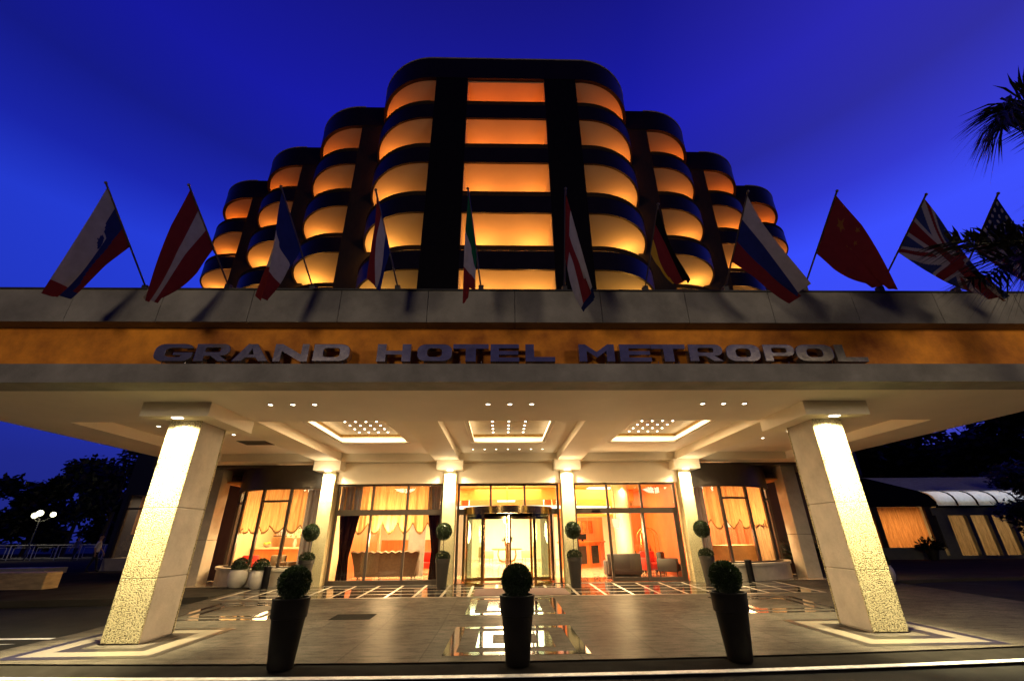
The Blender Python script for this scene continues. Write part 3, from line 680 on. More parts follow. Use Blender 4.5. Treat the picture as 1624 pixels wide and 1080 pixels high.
# bow windows
def arcpts(cx, cy, r, a0, a1, n): return [(cx+r*math.sin(math.radians(a0+(a1-a0)*i/n)), cy-r*math.cos(math.radians(a0+(a1-a0)*i/n))) for i in range(n+1)]
def curtain(name, path, z0, z1, m, fold=.05, freq=9., hem=0., scal=0., parent=None, gather=None, nz=11):
    """hanging cloth along a ground path; scal = depth of a scalloped lower edge"""
    # resample
    P = [Vector((a, c)) for a, c in path]; L = [0]
    for i in range(len(P)-1): L.append(L[-1]+(P[i+1]-P[i]).length)
    T = L[-1]; n = max(24, int(T*26)); vs = []; b = MB()
    ph = random.uniform(0, 6)
    for i in range(n+1):
        s = T*i/n; j = max(k for k in range(len(L)) if L[k] <= s+1e-9); j = min(j, len(P)-2)
        t = (s-L[j])/max(L[j+1]-L[j], 1e-6); p = P[j].lerp(P[j+1], t); d = (P[j+1]-P[j]).normalized(); nn = Vector((-d.y, d.x))
        zb = z0+(scal*(1-abs(math.sin(s*PI/.55+ph))) if scal else 0)
        for q in range(nz+1):
            v = (0, .05)[q] if q < 2 else .05+.95*(q-1)/(nz-1)
            g = 1.
            off = fold*(math.sin(s*freq*2+1.3*math.sin(s*3)+ph)+.5*math.sin(s*freq*4.7+2))*(.6+.4*(1-v))
            pp = p+nn*off
            if gather:
                c0, zg, amt = gather; z = zb+(z1-zb)*v
                fq = amt*math.exp(-((z-zg)/.9)**2) if z < zg+.9 else 0
                fq = amt*max(0, 1-(z-zg)/1.6) if z > zg else amt*(1-.25*(zg-z))
                cp = Vector(c0); pp = pp.lerp(Vector((cp.x, pp.y)), max(0, min(.85, fq)))
            vs.append((pp.x, pp.y, zb+(z1-zb)*v))
    k = nz+1
    b.mat(1 if scal else 0).add(vs, [(i*k, (i+1)*k, (i+1)*k+1, i*k+1) for i in range(n)])
    for i in range(n):
        for q in range(1, nz): b.f.append([i*k+q, (i+1)*k+q, (i+1)*k+q+1, i*k+q+1]); b.mi.append(0)
    return b.build(name, [m, M['sheer_hem']] if scal else m, parent, 'all')
def bow(cx, sgn, label):
    r = empty('bow_window', (cx, 17.0, ZF), label, 'bow window', 'curved bow windows beside the entrance')
    cy, R = 20.0, 3.0
    A0, A1 = (-24, 74) if sgn > 0 else (-74, 24)
    pth = arcpts(cx, cy, R, A0, A1, 36)
    m = MB(); m.sweep(pth, [(-.24, ZF-.02), (-.24, .62), (.10, .62), (.10, ZF-.02)]); m.build('base_wall', M['concrete'], r, True)
    m = MB(); m.sweep(pth, [(-.30, .621), (-.30, .70), (.16, .70), (.16, .621)]); m.build('sill', M['concrete'], r, True)
    m = MB(); m.sweep(pth, [(-.10, 3.34), (-.10, 4.08), (.10, 4.08), (.10, 3.34)]); m.build('fascia', M['dark_panel'], r, True)
    m = MB(); m.sweep(pth, [(-.01, .70), (-.01, 3.34), (.01, 3.34), (.01, .70)]); m.build('glass', M['glass'], r, True)
    fr_ = MB(); fr_.sweep(pth, [(-.05, .701), (-.05, .75), (.05, .75), (.05, .701)]); fr_.sweep(pth, [(-.06, 3.28), (-.06, 3.345), (.06, 3.345), (.06, 3.28)])
    ang = [-23, -1, 20, 42, 60, 73]; ang = ang if sgn > 0 else [-q for q in ang]
    for a in ang:
        x, y = cx+R*math.sin(math.radians(a)), cy-R*math.cos(math.radians(a)); fr_.box(x-.045, x+.045, y-.055, y+.055, .75, 3.28)
    a0, a1 = (-1, 20) if sgn > 0 else (-20, 1)
    fr_.sweep(arcpts(cx, cy, R, a0, a1, 8), [(-.05, 2.84), (-.05, 2.91), (.05, 2.91), (.05, 2.84)])
    fr_.sweep(arcpts(cx, cy, R, *((42, 73) if sgn > 0 else (-73, -42)), 8), [(-.05, 2.84), (-.05, 2.91), (.05, 2.91), (.05, 2.84)])
    fr_.build('window_frame', M['bronze'], r)
    # room side
    return r
bwL = bow(-7.75, -1, 'curved bow window with sheer curtain, left of the entrance'); bwR = bow(8.25, 1, 'curved bow window with sheer curtain, right of the entrance')
c = curtain('scalloped_curtain', arcpts(-7.75, 20, 2.75, -58, 11, 30), 1.78, 3.32, M['sheer'], .045, 9, scal=.26); tag(c, 'sheer scalloped curtain hanging in the left bow window', 'curtain')
c = curtain('scalloped_curtain', arcpts(8.25, 20, 2.75, -11, 58, 30), 1.78, 3.32, M['sheer'], .045, 9, scal=.34); tag(c, 'sheer scalloped curtain hanging in the right bow window', 'curtain')
c = curtain('gathered_drape', arcpts(8.25, 20, 2.72, 30, 52, 10), .74, 1.95, cloth('tan_drape', (.62, .42, .22), .5, .4), .07, 12); tag(c, 'tan gathered drape at the right end of the right bow window', 'curtain')
c = curtain('slate_drape_and_reflection', arcpts(-7.75, 20, 2.70, 11, 23, 10), .74, 3.3, M['sheer_blue'], .05, 9); tag(c, 'slate grey drape at the right end of the left bow window', 'curtain')
c = curtain('slate_drape_and_reflection', arcpts(8.25, 20, 2.70, -23, -11, 10), .74, 3.3, M['sheer_blue'], .05, 9); tag(c, 'slate grey drape at the left end of the right bow window', 'curtain')

# flat window bays
def frame_bay(name, label, cat, x0, x1, mull, yv=16.98, open_left=None, low=True):
    r = empty(name, ((x0+x1)/2, yv, ZF), label, cat)
    t = .055; m = MB()
    m.box(x0, x0+t*1.6, yv-.05, yv+.05, ZF, 3.43); m.box(x1-t*1.6, x1, yv-.05, yv+.05, ZF, 3.43)
    m.box(x0+t*1.6, x1-t*1.6, yv-.05, yv+.05, 3.36, 3.43)
    m.box(x0+t*1.6, x1-t*1.6, yv-.07, yv+.07, 2.36, 2.55)
    for q in mull: m.box(q-.04, q+.04, yv-.04, yv+.04, 2.55, 3.36)
    m.build('window_frame', M['bronze'], r)
    xs = [x0+t*1.6]+list(mull)+[x1-t*1.6]
    for i in range(len(xs)-1): bx(xs[i]+.02, xs[i+1]-.02, yv-.006, yv+.006, 2.55, 3.36).build('glass', M['glass'], r)
    return r
w1 = frame_bay('curtained_window', 'large framed window with scalloped curtain left of the revolving door', 'window', -6.0, -2.12, (-4.70, -3.43))
m = MB(); m.box(-5.91, -2.21, 16.9, 17.06, ZF, .30)
for q in (-4.70, -3.43): m.box(q-.04, q+.04, 16.94, 17.02, .30, 2.36)
m.build('lower_frame', M['bronze'], w1)
for a, e in ((-5.91, -4.74), (-4.66, -3.47), (-3.39, -2.21)): bx(a, e, 16.97, 16.985, .30, 2.36).build('glass', M['glass'], w1)
w3 = frame_bay('sliding_door', 'glass sliding door set standing open right of the revolving door', 'sliding door', 2.67, 6.50, (3.93, 5.19))
m = MB()
for a, e, y in ((3.88, 5.22, 17.05), (5.14, 6.41, 16.98)):
    m.box(a, a+.09, y-.03, y+.03, ZF+.02, 2.36); m.box(e-.09, e, y-.03, y+.03, ZF+.02, 2.36); m.box(a+.09, e-.09, y-.03, y+.03, ZF+.02, ZF+.14)
m.build('door_frame', M['bronze'], w3)
for a, e, y in ((3.97, 5.13, 17.05), (5.23, 6.32, 16.98)): bx(a, e, y-.006, y+.006, ZF+.14, 2.36).build('door_glass', M['glass'], w3)
bx(3.3, 3.6, 16.86, 16.91, 2.42, 2.48).build('sensor', M['black_pier'], w3)
w2 = frame_bay('fanlight', 'three pane glazing above the revolving door', 'window', -1.62, 2.14, (-.39, .87), 17.1)
# revolving door
rd = empty('revolving_door', (CX, 17.25, ZF), 'glass revolving door with polished brass drum band', 'revolving door')
cx, cy, R = CX, 17.55, 1.62
ring = lambda r, n=48: [(cx+r*math.cos(2*PI*i/n), cy+r*math.sin(2*PI*i/n)) for i in range(n)]
m = MB(); m.lathe([(R+.06, 2.36), (R+.06, 2.60), (R-.06, 2.60), (R-.06, 2.36)], (cx, cy, 0), 64); m.build('drum_band', M['brass'], rd, True)
m = MB(); m.lathe([(R-.07, 2.40), (R-.07, 2.44)], (cx, cy, 0), 48); m.build('drum_ceiling', M['dark_panel'], rd)
for a0, a1 in ((-72+90-90, -30-0), (30, 72)):
    pass
for s in (-1, 1):
    pth = [(cx+s*R*math.sin(math.radians(a)), cy-R*math.cos(math.radians(a))) for a in fr(33, 145, 22)]
    if s < 0: pth = pth[::-1]
    m = MB(); m.sweep(pth, [(-.012, .22), (-.012, 2.36), (.012, 2.36), (.012, .22)]); m.build('curved_glass', M['glass_green'], rd, True)
    m = MB(); m.sweep(pth, [(-.04, ZF), (-.04, .235), (.04, .235), (.04, ZF)]); m.build('curved_base', M['brass'], rd, True)
    m = MB()
    for a in (33, 78, 145):
        x, y = cx+s*R*math.sin(math.radians(a)), cy-R*math.cos(math.radians(a)); m.box(x-.045, x+.045, y-.045, y+.045, ZF, 2.36)
    m.build('post', M['brass'], rd)
for k, a in enumerate((2, 92, 182, 272)):
    ca, sa = math.cos(math.radians(a)), math.sin(math.radians(a))
    m = MB(); pa = [(cx+ca*.08, cy+sa*.08), (cx+ca*(R-.12), cy+sa*(R-.12))]
    m.sweep(pa, [(-.008, .30), (-.008, 2.22), (.008, 2.22), (.008, .30)]); leafd = m.build('door_leaf', M['glass'], rd)
    m = MB(); m.sweep(pa, [(-.025, ZF+.04), (-.025, .30), (.025, .30), (.025, ZF+.04)]); m.sweep(pa, [(-.025, 2.22), (-.025, 2.32), (.025, 2.32), (.025, 2.22)])
    x, y = pa[1]; m.box(x-.03, x+.03, y-.03, y+.03, ZF+.04, 2.32); m.build('leaf_frame', M['brass'], leafd)
m = MB(); m.lathe([(.04, ZF), (.04, 2.36)], (cx, cy, 0), 12); m.build('centre_post', M['brass'], rd, True)
for a in (-25, 15): MB().disc((cx+1.3*math.sin(math.radians(a)), cy-1.3*math.cos(math.radians(a)), 2.385), .09, .015).build('drum_light', M['bulb'], rd)
lamp('POINT', 'drum_light_glow', (cx, cy-.6, 2.2), 25, (1, .85, .55), size=.15, parent=rd)

# curtains of the big left window
c = curtain('scalloped_curtain', [(-5.85, 17.35), (-2.3, 17.35)], 1.72, 3.40, M['sheer'], .045, 9, scal=.38); tag(c, 'sheer scalloped curtain across the big window left of the revolving door', 'curtain')
c = curtain('tied_drape', [(-5.95, 17.28), (-5.15, 17.28)], .2, 2.45, M['drape'], .05, 9, gather=((-5.62, 17.28), 1.0, .55)); tag(c, 'dark brown drape tied back at the left side of the big window', 'curtain')
c = curtain('tied_drape', [(-2.75, 17.28), (-2.2, 17.28)], .2, 2.45, M['drape'], .05, 9, gather=((-2.3, 17.28), 1.2, .55)); tag(c, 'dark brown drape tied back beside the left door column', 'curtain')

c = curtain('slate_drape_and_reflection', [(-5.98, 17.30), (-5.2, 17.30)], 2.40, 3.40, M['sheer_blue'], .05, 9); tag(c, 'slate grey sheet imitating a glass reflection in the upper left corner of the big curtained window', 'curtain')  # grey-blue reflection on the glass, put in as coloured cloth
c = curtain('slate_drape_and_reflection', [(-2.72, 17.30), (-2.2, 17.30)], 2.40, 3.40, M['sheer_blue'], .05, 9); tag(c, 'slate grey sheet imitating a glass reflection in the upper right corner of the big curtained window', 'curtain')  # same corner reflection as coloured cloth, right side
# lobby lights (lit ceiling of the lobby)
for x, y, e, sx_, sy_ in ((-3.5, 20.5, 330, 3, 3), (.3, 21.5, 330, 3, 4), (4.5, 21, 330, 3, 3), (-9, 20.9, 300, 2.5, 2.5), (9.3, 20.8, 300, 2.5, 2.5), (.3, 28.5, 1500, 5, 5), (6, 27, 330, 4, 4), (-6, 27, 330, 4, 4)):
    lamp('AREA', 'lobby_ceiling_light', (x, y, 3.56), e*1.6, (1, .64, .28) if y < 28 else (1, .80, .48), sx=sx_, sy=sy_, parent=hotel)
    MB().box(x-.55, x+.55, y-.55, y+.55, 3.585, 3.615).build('light_panel', M['led_white'], hotel)
for x, y, e in ((-4.2, 18.0, 620), (.25, 19.6, 620), (4.4, 17.9, 620), (-8.7, 18.9, 400), (9.2, 18.9, 400)):
    MB().lathe([(.10, -.16), (.16, .16)], (x, y, 2.05), 16).build('added_lamp_shade', M['added_shade'], hotel, True); MB().lathe([(.012, .16), (.012, 1.57)], (x, y, 2.05), 8).build('added_lamp_cord', M['brass'], hotel)  # shades and cords made up to carry the added fill lights
    lamp('POINT', 'added_fill_light', (x, y, 1.80), e, (1, .62, .28), size=.45, parent=hotel)  # added fill, shines out through the glass to lift the canopy ceiling
# warm ceiling ring / bulkheads seen through the fanlights
m = MB(); m.sweep(arcpts(CX, 34, 13.4, -27, 27, 30), [(-.1, 3.12), (-.1, 3.62), (.1, 3.62), (.1, 3.12)]); m.build('bulkhead', M['orange_wall'], hotel, True)
m = MB(); m.sweep(arcpts(CX, 34, 11.0, -30, 30, 30), [(-.05, 2.88), (-.05, 3.02), (.05, 3.02), (.05, 2.88)]); m.build('bulkhead_light', M['led_white'], hotel, True)
bx(2.9, 6.6, 26.3, 26.5, 2.6, 3.62).build('bulkhead', M['orange_wall'], hotel)
bx(5.4, 6.74, 22.0, 22.2, ZF, 2.9).build('partition', M['red_wall'], hotel)
for x in (-2.0, 2.6): bx(x-.2, x+.2, 25.8, 26.2, ZF, 3.62).build('pier', M['wood_red'], hotel)
for x in (-3.6, -1.6): bx(x-.35, x+.35, 20.4, 20.5, ZF, 2.5).build('side_panel', surf('grey_panel', (.20, .20, .19), .5), hotel)
for x in (2.0, ): bx(x-.3, x+.3, 20.4, 20.5, ZF, 2.5).build('side_panel', MATS['grey_panel'], hotel)
m = MB(); m.lathe([(.36, ZF), (.36, 3.62)], (5.0, 19.2, 0), 32); m.build('round_column', M['cream_wall'], hotel, True)
lamp('SPOT', 'round_column_light', (5.0, 18.7, 3.5), 160, (1, .75, .4), size=.04, ang=110, blend=.7, parent=hotel)

# lobby furniture -----------------------------------------------------------
def cushion(b, x0, x1, y0, y1, z0, z1, c=.06): return b.cbox(x0, x1, y0, y1, z0, z1, c)
r = empty('reception_desk', (4.6, 24.2, ZF), 'curved cherry wood reception desk with dark stone panels', 'reception desk')
pth = [(2.9+.0, 23.6), (3.6, 23.75), (4.4, 24.2), (5.1, 24.9), (5.5, 25.8)]
m = MB(); m.sweep(pth, [(-.05, ZF), (-.05, 1.28), (.15, 1.28), (.15, ZF)]); m.build('front_panel', M['wood_red'], r)
m = MB(); m.sweep(pth, [(-.16, 1.28), (-.16, 1.36), (.45, 1.36), (.45, 1.28)]); m.build('counter_top', M['wood_red'], r)
for t in (.5, 1.5, 2.5):
    i = int(t); a, e = Vector(pth[i]), Vector(pth[i+1]); d = (e-a).normalized()
    m = MB(); m.sweep([tuple(a+(e-a)*.2), tuple(a+(e-a)*.8)], [(-.08, .35), (-.08, 1.15), (-.055, 1.15), (-.055, .35)]); m.build('stone_panel', M['granite_dark'], r)
r = empty('key_cabinet', (4.4, 26.1, ZF), 'wooden wall cabinet with yellow shelves behind the reception desk', 'cabinet')
bx(3.2, 5.6, 25.9, 26.2, ZF, 2.55).build('carcass', M['wood_red'], r)
m = MB()
for i in range(5): m.box(3.5+i*.32, 3.74+i*.32, 25.86, 25.9, 1.75, 2.35)
m.build('shelf_door', M['brass'], r)
r = empty('desk_bouquet', (3.5, 23.8, 1.36), 'dark leafy bouquet in a vase on the reception desk', 'bouquet')
m = MB(); m.lathe([(.05, 0), (.09, .1), (.06, .24), (.08, .27)], (3.5, 23.85, 1.36), 14); m.build('vase', M['pot_dark'], r, True)
m = MB()
for i in range(160):
    d = Vector((random.gauss(0, 1), random.gauss(0, 1), abs(random.gauss(.4, .8)))).normalized(); m.leaf(Vector((3.5, 23.85, 1.62))+d*random.uniform(0, .2), d, .12, .05)
m.build('leaves', M['leaf_box'], r)
r = empty('computer_screen', (4.15, 24.2, 1.36), 'small dark computer screen on the reception desk', 'screen')
m = MB(); m.cbox(3.95, 4.35, 24.2, 24.24, 1.44, 1.70, .01); m.build('panel', M['black_pier'], r); MB().box(4.1, 4.2, 24.22, 24.3, 1.36, 1.5).build('stand', M['black_pier'], r)

def armchair(name, label, x, y, ang, m_, w=.85, group=None, legs=M['wood_dark']):
    r = empty(name, (0, 0, 0), label, 'armchair', group)
    h = w/2
    for nm, q in (('seat', (-h+.12, h-.12, -.38, .30, .22, .46)), ('backrest', (-h+.1, h-.1, .22, .42, .30, .86)), ('armrest', (-h, -h+.15, -.38, .40, .2, .64)), ('armrest', (h-.15, h, -.38, .40, .2, .64))):
        b = MB(); b.cbox(*q, .05); b.build(nm, m_, r, True)
    for a in (-1, 1):
        for e in (-1, 1): b = MB(); b.tube([(a*(h-.08), e*.32, .22), (a*(h-.06), e*.34, 0)], .025, 8, .018); b.build('leg', legs, r)
    r.location = (x, y, ZF+.01); r.rotation_euler = (0, 0, ang); return r
armchair('armchair', 'red leather armchair behind the sliding door', 6.0, 19.2, .3, M['red_leather'])
armchair('armchair', 'bright red armchair behind the right edge of the curtained window', -3.25, 21.5, -.4, M['red_leather'], 1.0)
armchair('armchair', 'dark brown armchair right of the red one inside the sliding door', 6.42, 18.4, .9, M['sofa_dark'], .62)
armchair('armchair', 'cream lobby armchair left of the round table', -.95, 30.6, PI/2+.3, M['cream_fabric'], .9)
armchair('armchair', 'cream lobby armchair right of the round table', 1.75, 30.6, -PI/2-.3, M['cream_fabric'], .9)
r = empty('grey_sofa', (4.6, 18.3, ZF), 'low dark grey sofa with its back to the sliding door', 'sofa')
for nm, q in (('backrest', (4.0, 5.25, 18.05, 18.28, .30, 1.0)), ('seat', (4.05, 5.2, 18.28, 18.9, .25, .55)), ('armrest', (3.98, 4.12, 18.29, 18.9, .25, .75)), ('armrest', (5.14, 5.27, 18.29, 18.9, .25, .75)), ('plinth', (4.05, 5.2, 18.1, 18.85, ZF+.01, .26))):
    b = MB(); b.cbox(*q, .035); b.build(nm, M['sofa_dark'], r, True)
r = empty('wavy_sofa', (-4.35, 18.7, ZF), 'brown sofa with a wavy flared back seen from behind in the curtained window', 'sofa')
b = MB(); n = 60; vs = []
for i in range(n+1):
    x = -5.45+2.2*i/n; wv = .025*math.sin(i*.9); t = abs(i/n-.5)*2; fl = .18*t**3
    for y, z in ((18.38, .30), (18.34+.02*wv, .75), (18.24, 1.04), (18.18, 1.12+wv), (18.28, 1.16+wv), (18.50, 1.0), (18.55, .30)):
        vs.append((x+(1 if i > n/2 else -1)*fl*max(0, (z-.5))*1.6, y, z))
b.add(vs, [(i*7+j, i*7+(j+1) % 7, (i+1)*7+(j+1) % 7, (i+1)*7+j) for i in range(n) for j in range(7)]+[list(range(7)), [n*7+j for j in range(7)]])
b.build('backrest', M['sofa_brown'], r, True)
for nm, q in (('seat', (-5.4, -3.3, 18.56, 19.2, .28, .52)), ('armrest', (-5.5, -5.3, 18.55, 19.25, .28, .82)), ('armrest', (-3.4, -3.2, 18.55, 19.25, .28, .82))):
    b = MB(); b.cbox(*q, .05); b.build(nm, M['sofa_brown'], r, True)
for x in (-5.35, -3.35):
    for y in (18.45, 19.15): b = MB(); b.tube([(x, y, .3), (x, y, ZF+.01)], .03, 8, .02); b.build('leg', M['wood_dark'], r)
r = empty('console_table', (-5.4, 20.3, ZF), 'red topped console table at the left of the curtained window', 'table')
bx(-6.0, -4.85, 20.0, 20.6, .92, .99).build('top', M['red_leather'], r)
for x in (-5.85, -5.0): b = MB(); b.tube([(x, 20.3, .92), (x+.12, 20.3, .5), (x, 20.3, ZF)], .06, 8); b.build('leg', M['wood_dark'], r)
bx(-6.1, -3.0, 24.5, 24.7, ZF, 1.5).build('bar_counter', M['wood_red'], hotel)
r = empty('round_table', (.35, 29.0, ZF), 'round wooden table with bowed legs in the middle of the lobby', 'table')
m = MB(); m.lathe([(.88, .72), (.92, .75), (.92, .79), (.88, .80)], (.35, 29, ZF), 40); m.build('top', M['wood_red'], r, True)
for k in range(4):
    a = PI/4+k*PI/2; d = Vector((math.cos(a), math.sin(a), 0)); p0 = Vector((.35, 29, ZF))
    m = MB(); m.tube([p0+d*.70+Vector((0, 0, .72)), p0+d*.78+Vector((0, 0, .45)), p0+d*.62+Vector((0, 0, .15)), p0+d*.3+Vector((0, 0, .08)), p0+Vector((0, 0, .1))], .035, 8); m.build('leg', M['wood_red'], r, True)
m = MB(); m.lathe([(.06, .06), (.05, .72)], (.35, 29, ZF), 12); m.build('stem', M['wood_red'], r, True)
r = empty('flower_pot', (.4, 29, .97), 'terracotta pot with a leafy plant on the round table', 'plant')
m = MB(); m.lathe([(.13, 0), (.20, .26), (.22, .28), (.22, .34), (.18, .34)], (.4, 29, .965), 18); m.build('pot', surf('terracotta', (.42, .13, .05), .7), r, True)
m = MB()
for i in range(220):
    d = Vector((random.gauss(0, 1), random.gauss(0, 1), abs(random.gauss(.3, .8)))).normalized(); m.leaf(Vector((.4, 29, 1.34))+d*random.uniform(0, .26), d, .14, .06)
m.build('leaves', M['leaf_box'], r)
r = empty('luggage_cart', (6.3, 20.4, ZF), 'brass birdcage luggage cart behind the sliding door', 'luggage cart')
b = MB(); b.cbox(5.9, 6.7, 20.1, 20.65, .34, .42, .02); b.build('deck', M['red_leather'], r)
b = MB()
for x0, x1, y in ((5.93, 6.67, 20.13), (5.93, 6.67, 20.62)):
    b.tube([(x0, y, .4), (x0, y, 1.55)]+[((x0+x1)/2-(x1-x0)/2*math.cos(a*PI/8), y, 1.55+.35*math.sin(a*PI/8)) for a in range(1, 8)]+[(x1, y, 1.55), (x1, y, .4)], .018, 8)
b.tube([(6.3, 20.13, 1.9), (6.3, 20.62, 1.9)], .018, 8); b.build('rail', M['brass'], r, True)
for x in (6.0, 6.6):
    for y in (20.2, 20.55): b = MB(); b.sphere((x, y, ZF+.1), .09, 12, (.4, 1, 1)); b.build('wheel', M['black_pier'], r, True)
r = empty('cherry_sideboard', (6.2, 21.7, ZF), 'cherry wood sideboard with dark panels behind the luggage cart', 'sideboard')
b = MB(); b.cbox(5.55, 6.7, 21.5, 21.95, ZF+.01, 1.22, .012); b.build('carcass', M['wood_red'], r)
for x in (5.7, 6.2): bx(x, x+.36, 21.485, 21.502, .45, 1.0).build('door', M['granite_dark'], r)
# small bar in the left bow window
r = empty('bar_counter', (-9.6, 21.6, ZF), 'cherry wood bar counter with glass shelves inside the left bow window', 'bar')
bx(-10.9, -8.3, 21.4, 21.9, ZF, 1.2).build('front_panel', M['wood_red'], r)
b = MB(); b.cbox(-11.0, -8.2, 21.3, 22.0, 1.2, 1.27, .012); b.build('counter_top', M['cream_wall'], r)
for z in (1.72, 2.05): bx(-10.9, -8.9, 23.0, 23.3, z, z+.04).build('back_shelf', M['dark_panel'], r)
b = MB()
for i in range(18):
    for z in (1.76, 2.09):
        x = -10.8+i*.105; b.lathe([(.03, 0), (.03, .14), (.012, .18), (.012, .24)], (x, 23.15, z), 8)
b.build('glasses', M['steel'], r, True)
bx(-11.02, -6.1, 24.0, 24.2, ZF, 3.6).build('partition', M['cream_wall'], hotel)
bx(-6.32, -6.17, 19.02, 23.98, ZF, 3.6).build('partition', M['wood_red'], hotel)
bx(7.05, 11.52, 23.6, 23.8, ZF, 3.6).build('partition', M['orange_wall'], hotel)
for i, (x, y, a, m_, l) in enumerate(((-10.0, 19.4, .2, M['red_leather'], 'red armchair at the left inside the left bow window'), (-8.85, 19.1, -.1, M['sofa_brown'], 'brown armchair at the middle inside the left bow window'), (-7.85, 19.3, -.4, M['sofa_brown'], 'brown armchair at the right inside the left bow window'))):
    armchair('armchair', l, x, y, a, m_, .8)
r = empty('fruit_bowl', (-10.4, 21.6, 1.27), 'bowl of yellow fruit on the bar counter in the left bow window', 'fruit bowl')
b = MB(); b.lathe([(.06, 0), (.16, .07), (.20, .13), (.18, .13)], (-10.4, 21.55, 1.27), 18); b.build('bowl', M['steel'], r, True)
b = MB()
for k in range(9): b.sphere((-10.4+random.uniform(-.11, .11), 21.55+random.uniform(-.1, .1), 1.40+random.uniform(0, .06)), .05, 10)
b.build('fruit', surf('yellow_fruit', (.8, .45, .05), .5), r, True)
r = empty('flower_vase', (-9.2, 21.6, 1.27), 'tall vase of white blossom on the bar counter in the left bow window', 'bouquet')
b = MB(); b.lathe([(.06, 0), (.09, .15), (.05, .35), (.07, .38)], (-9.2, 21.55, 1.27), 14); b.build('vase', M['pot_white'], r, True)
b = MB()
for i in range(260):
    d = Vector((random.gauss(0, 1), random.gauss(0, 1), abs(random.gauss(.6, .7)))).normalized(); b.leaf(Vector((-9.2, 21.55, 1.65))+d*random.uniform(.05, .45), d, .07, .05)
b.build('blossom', M['flower'], r)
r = empty('tan_sofa', (9.4, 19.6, ZF), 'long tan sofa inside the right bow window', 'sofa')
for nm, q in (('backrest', (8.2, 10.5, 18.6, 18.85, .30, 1.25)), ('seat', (8.25, 10.45, 18.85, 19.5, .25, .55)), ('armrest', (8.15, 8.35, 18.86, 19.5, .25, .8)), ('armrest', (10.35, 10.55, 18.86, 19.5, .25, .8)), ('plinth', (8.3, 10.4, 18.7, 19.4, ZF+.01, .26))):
    b = MB(); b.cbox(*q, .06); b.build(nm, surf('tan_upholstery', (.42, .26, .11), .8) if 'tan_upholstery' not in MATS else MATS['tan_upholstery'], r, True)
c = curtain('coral_drape', [(8.6, 21.2), (11.4, 21.2)], .9, 3.5, cloth('coral_cloth', (.8, .30, .16), .3, .3), .06, 7); tag(c, 'coral drape hanging behind the sofa in the right bow window', 'curtain')

# ------------------------------------------------------------------ topiary pots
def leafball(b, c, r, n, size, squash=1.):
    for i in range(n):
        d = Vector((random.gauss(0, 1), random.gauss(0, 1), random.gauss(0, 1))).normalized()
        lump = 1+.05*noise.noise(d*3.1+Vector(c))
        p = Vector(c)+Vector((d.x, d.y, d.z*squash))*r*lump*random.uniform(.86, 1.0)
        q = (d+Vector((random.gauss(0, .7), random.gauss(0, .7), random.gauss(0, .7)))).normalized()
        b.leaf(p, q, size*random.uniform(.7, 1.3), size*.5)
def big_pot():
    """tapered dark planter with a clipped ball, base at the origin"""
    r = empty('potted_topiary', (0, 0, 0), 'x', 'potted plant', 'dark planters along the kerb')
    b = MB(); b.lathe([(.205, 0), (.215, .012), (.285, .68), (.292, .70), (.312, .71), (.325, .96), (.335, .985), (.33, 1.0), (.295, 1.0), (.285, .93)], (0, 0, 0), 48); b.build('pot', M['pot_dark'], r, True)
    b = MB(); b.lathe([(.0, .935), (.287, .94)], (0, 0, 0), 24); b.build('soil', M['soil'], r)
    b = MB(); b.tube([(0, 0, .9), (0.01, 0, 1.12)], .022, 8); b.build('trunk', M['bark'], r)
    b = MB(); b.sphere((0, 0, 1.22), .225, 20, (1, 1, .88)); leafball(b, (0, 0, 1.22), .275, 5600, .045, .90); b.build('crown', M['leaf_box'], r)
    return r
bp = big_pot()
for i, (x, y, rz, l) in enumerate(((-3.11, 7.52, 0, 'tall dark planter with clipped ball standing at the kerb, left of the paving inlay'), (.24, 7.52, 1.1, 'tall dark planter with clipped ball standing at the kerb before the revolving door'), (3.47, 7.55, 2.3, 'tall dark planter with clipped ball standing at the kerb, right of the paving inlay'))):
    o = bp if i == 0 else copy_tree(bp)
    o.location = (x, y, -.02); o.rotation_euler = (0, 0, rz); o.scale = (.80, .80, .865); o['label'] = l
def std_topiary():
    r = empty('standard_topiary', (0, 0, 0), 'x', 'potted plant', 'two tier topiaries before the columns')
    b = MB(); b.lathe([(.17, 0), (.245, .75), (.26, .76), (.26, .88), (.22, .88), (.21, .82)], (0, 0, 0), 32); b.build('pot', M['pot_grey'], r, True)
    b = MB(); b.sphere((0, 0, .92), .19, 14, (1, 1, .6)); leafball(b, (0, 0, .93), .25, 1500, .05, .7); b.build('lower_crown', M['leaf_box'], r)
    b = MB(); b.tube([(0, 0, .85), (.012, 0, 1.2), (-.005, 0, 1.6)], .014, 8); b.build('trunk', M['bark'], r)
    b = MB(); b.sphere((0, 0, 1.74), .24, 16); leafball(b, (0, 0, 1.74), .275, 2600, .045); b.build('crown', M['leaf_box'], r)
    return r
st = std_topiary()
for i, (x, y, l) in enumerate(((-6.35, 16.0, 'two tier topiary in a grey pot before the far left lit column'), (-1.93, 16.05, 'two tier topiary in a grey pot left of the revolving door'), (2.42, 15.95, 'two tier topiary in a grey pot right of the revolving door'), (6.85, 16.0, 'two tier topiary in a grey pot before the far right lit column'))):
    o = st if i == 0 else copy_tree(st)
    o.scale = (.92, .92, .95); o.location = (x, y, gz(y)+.008); o.rotation_euler = (0, 0, i*1.3); o['label'] = l
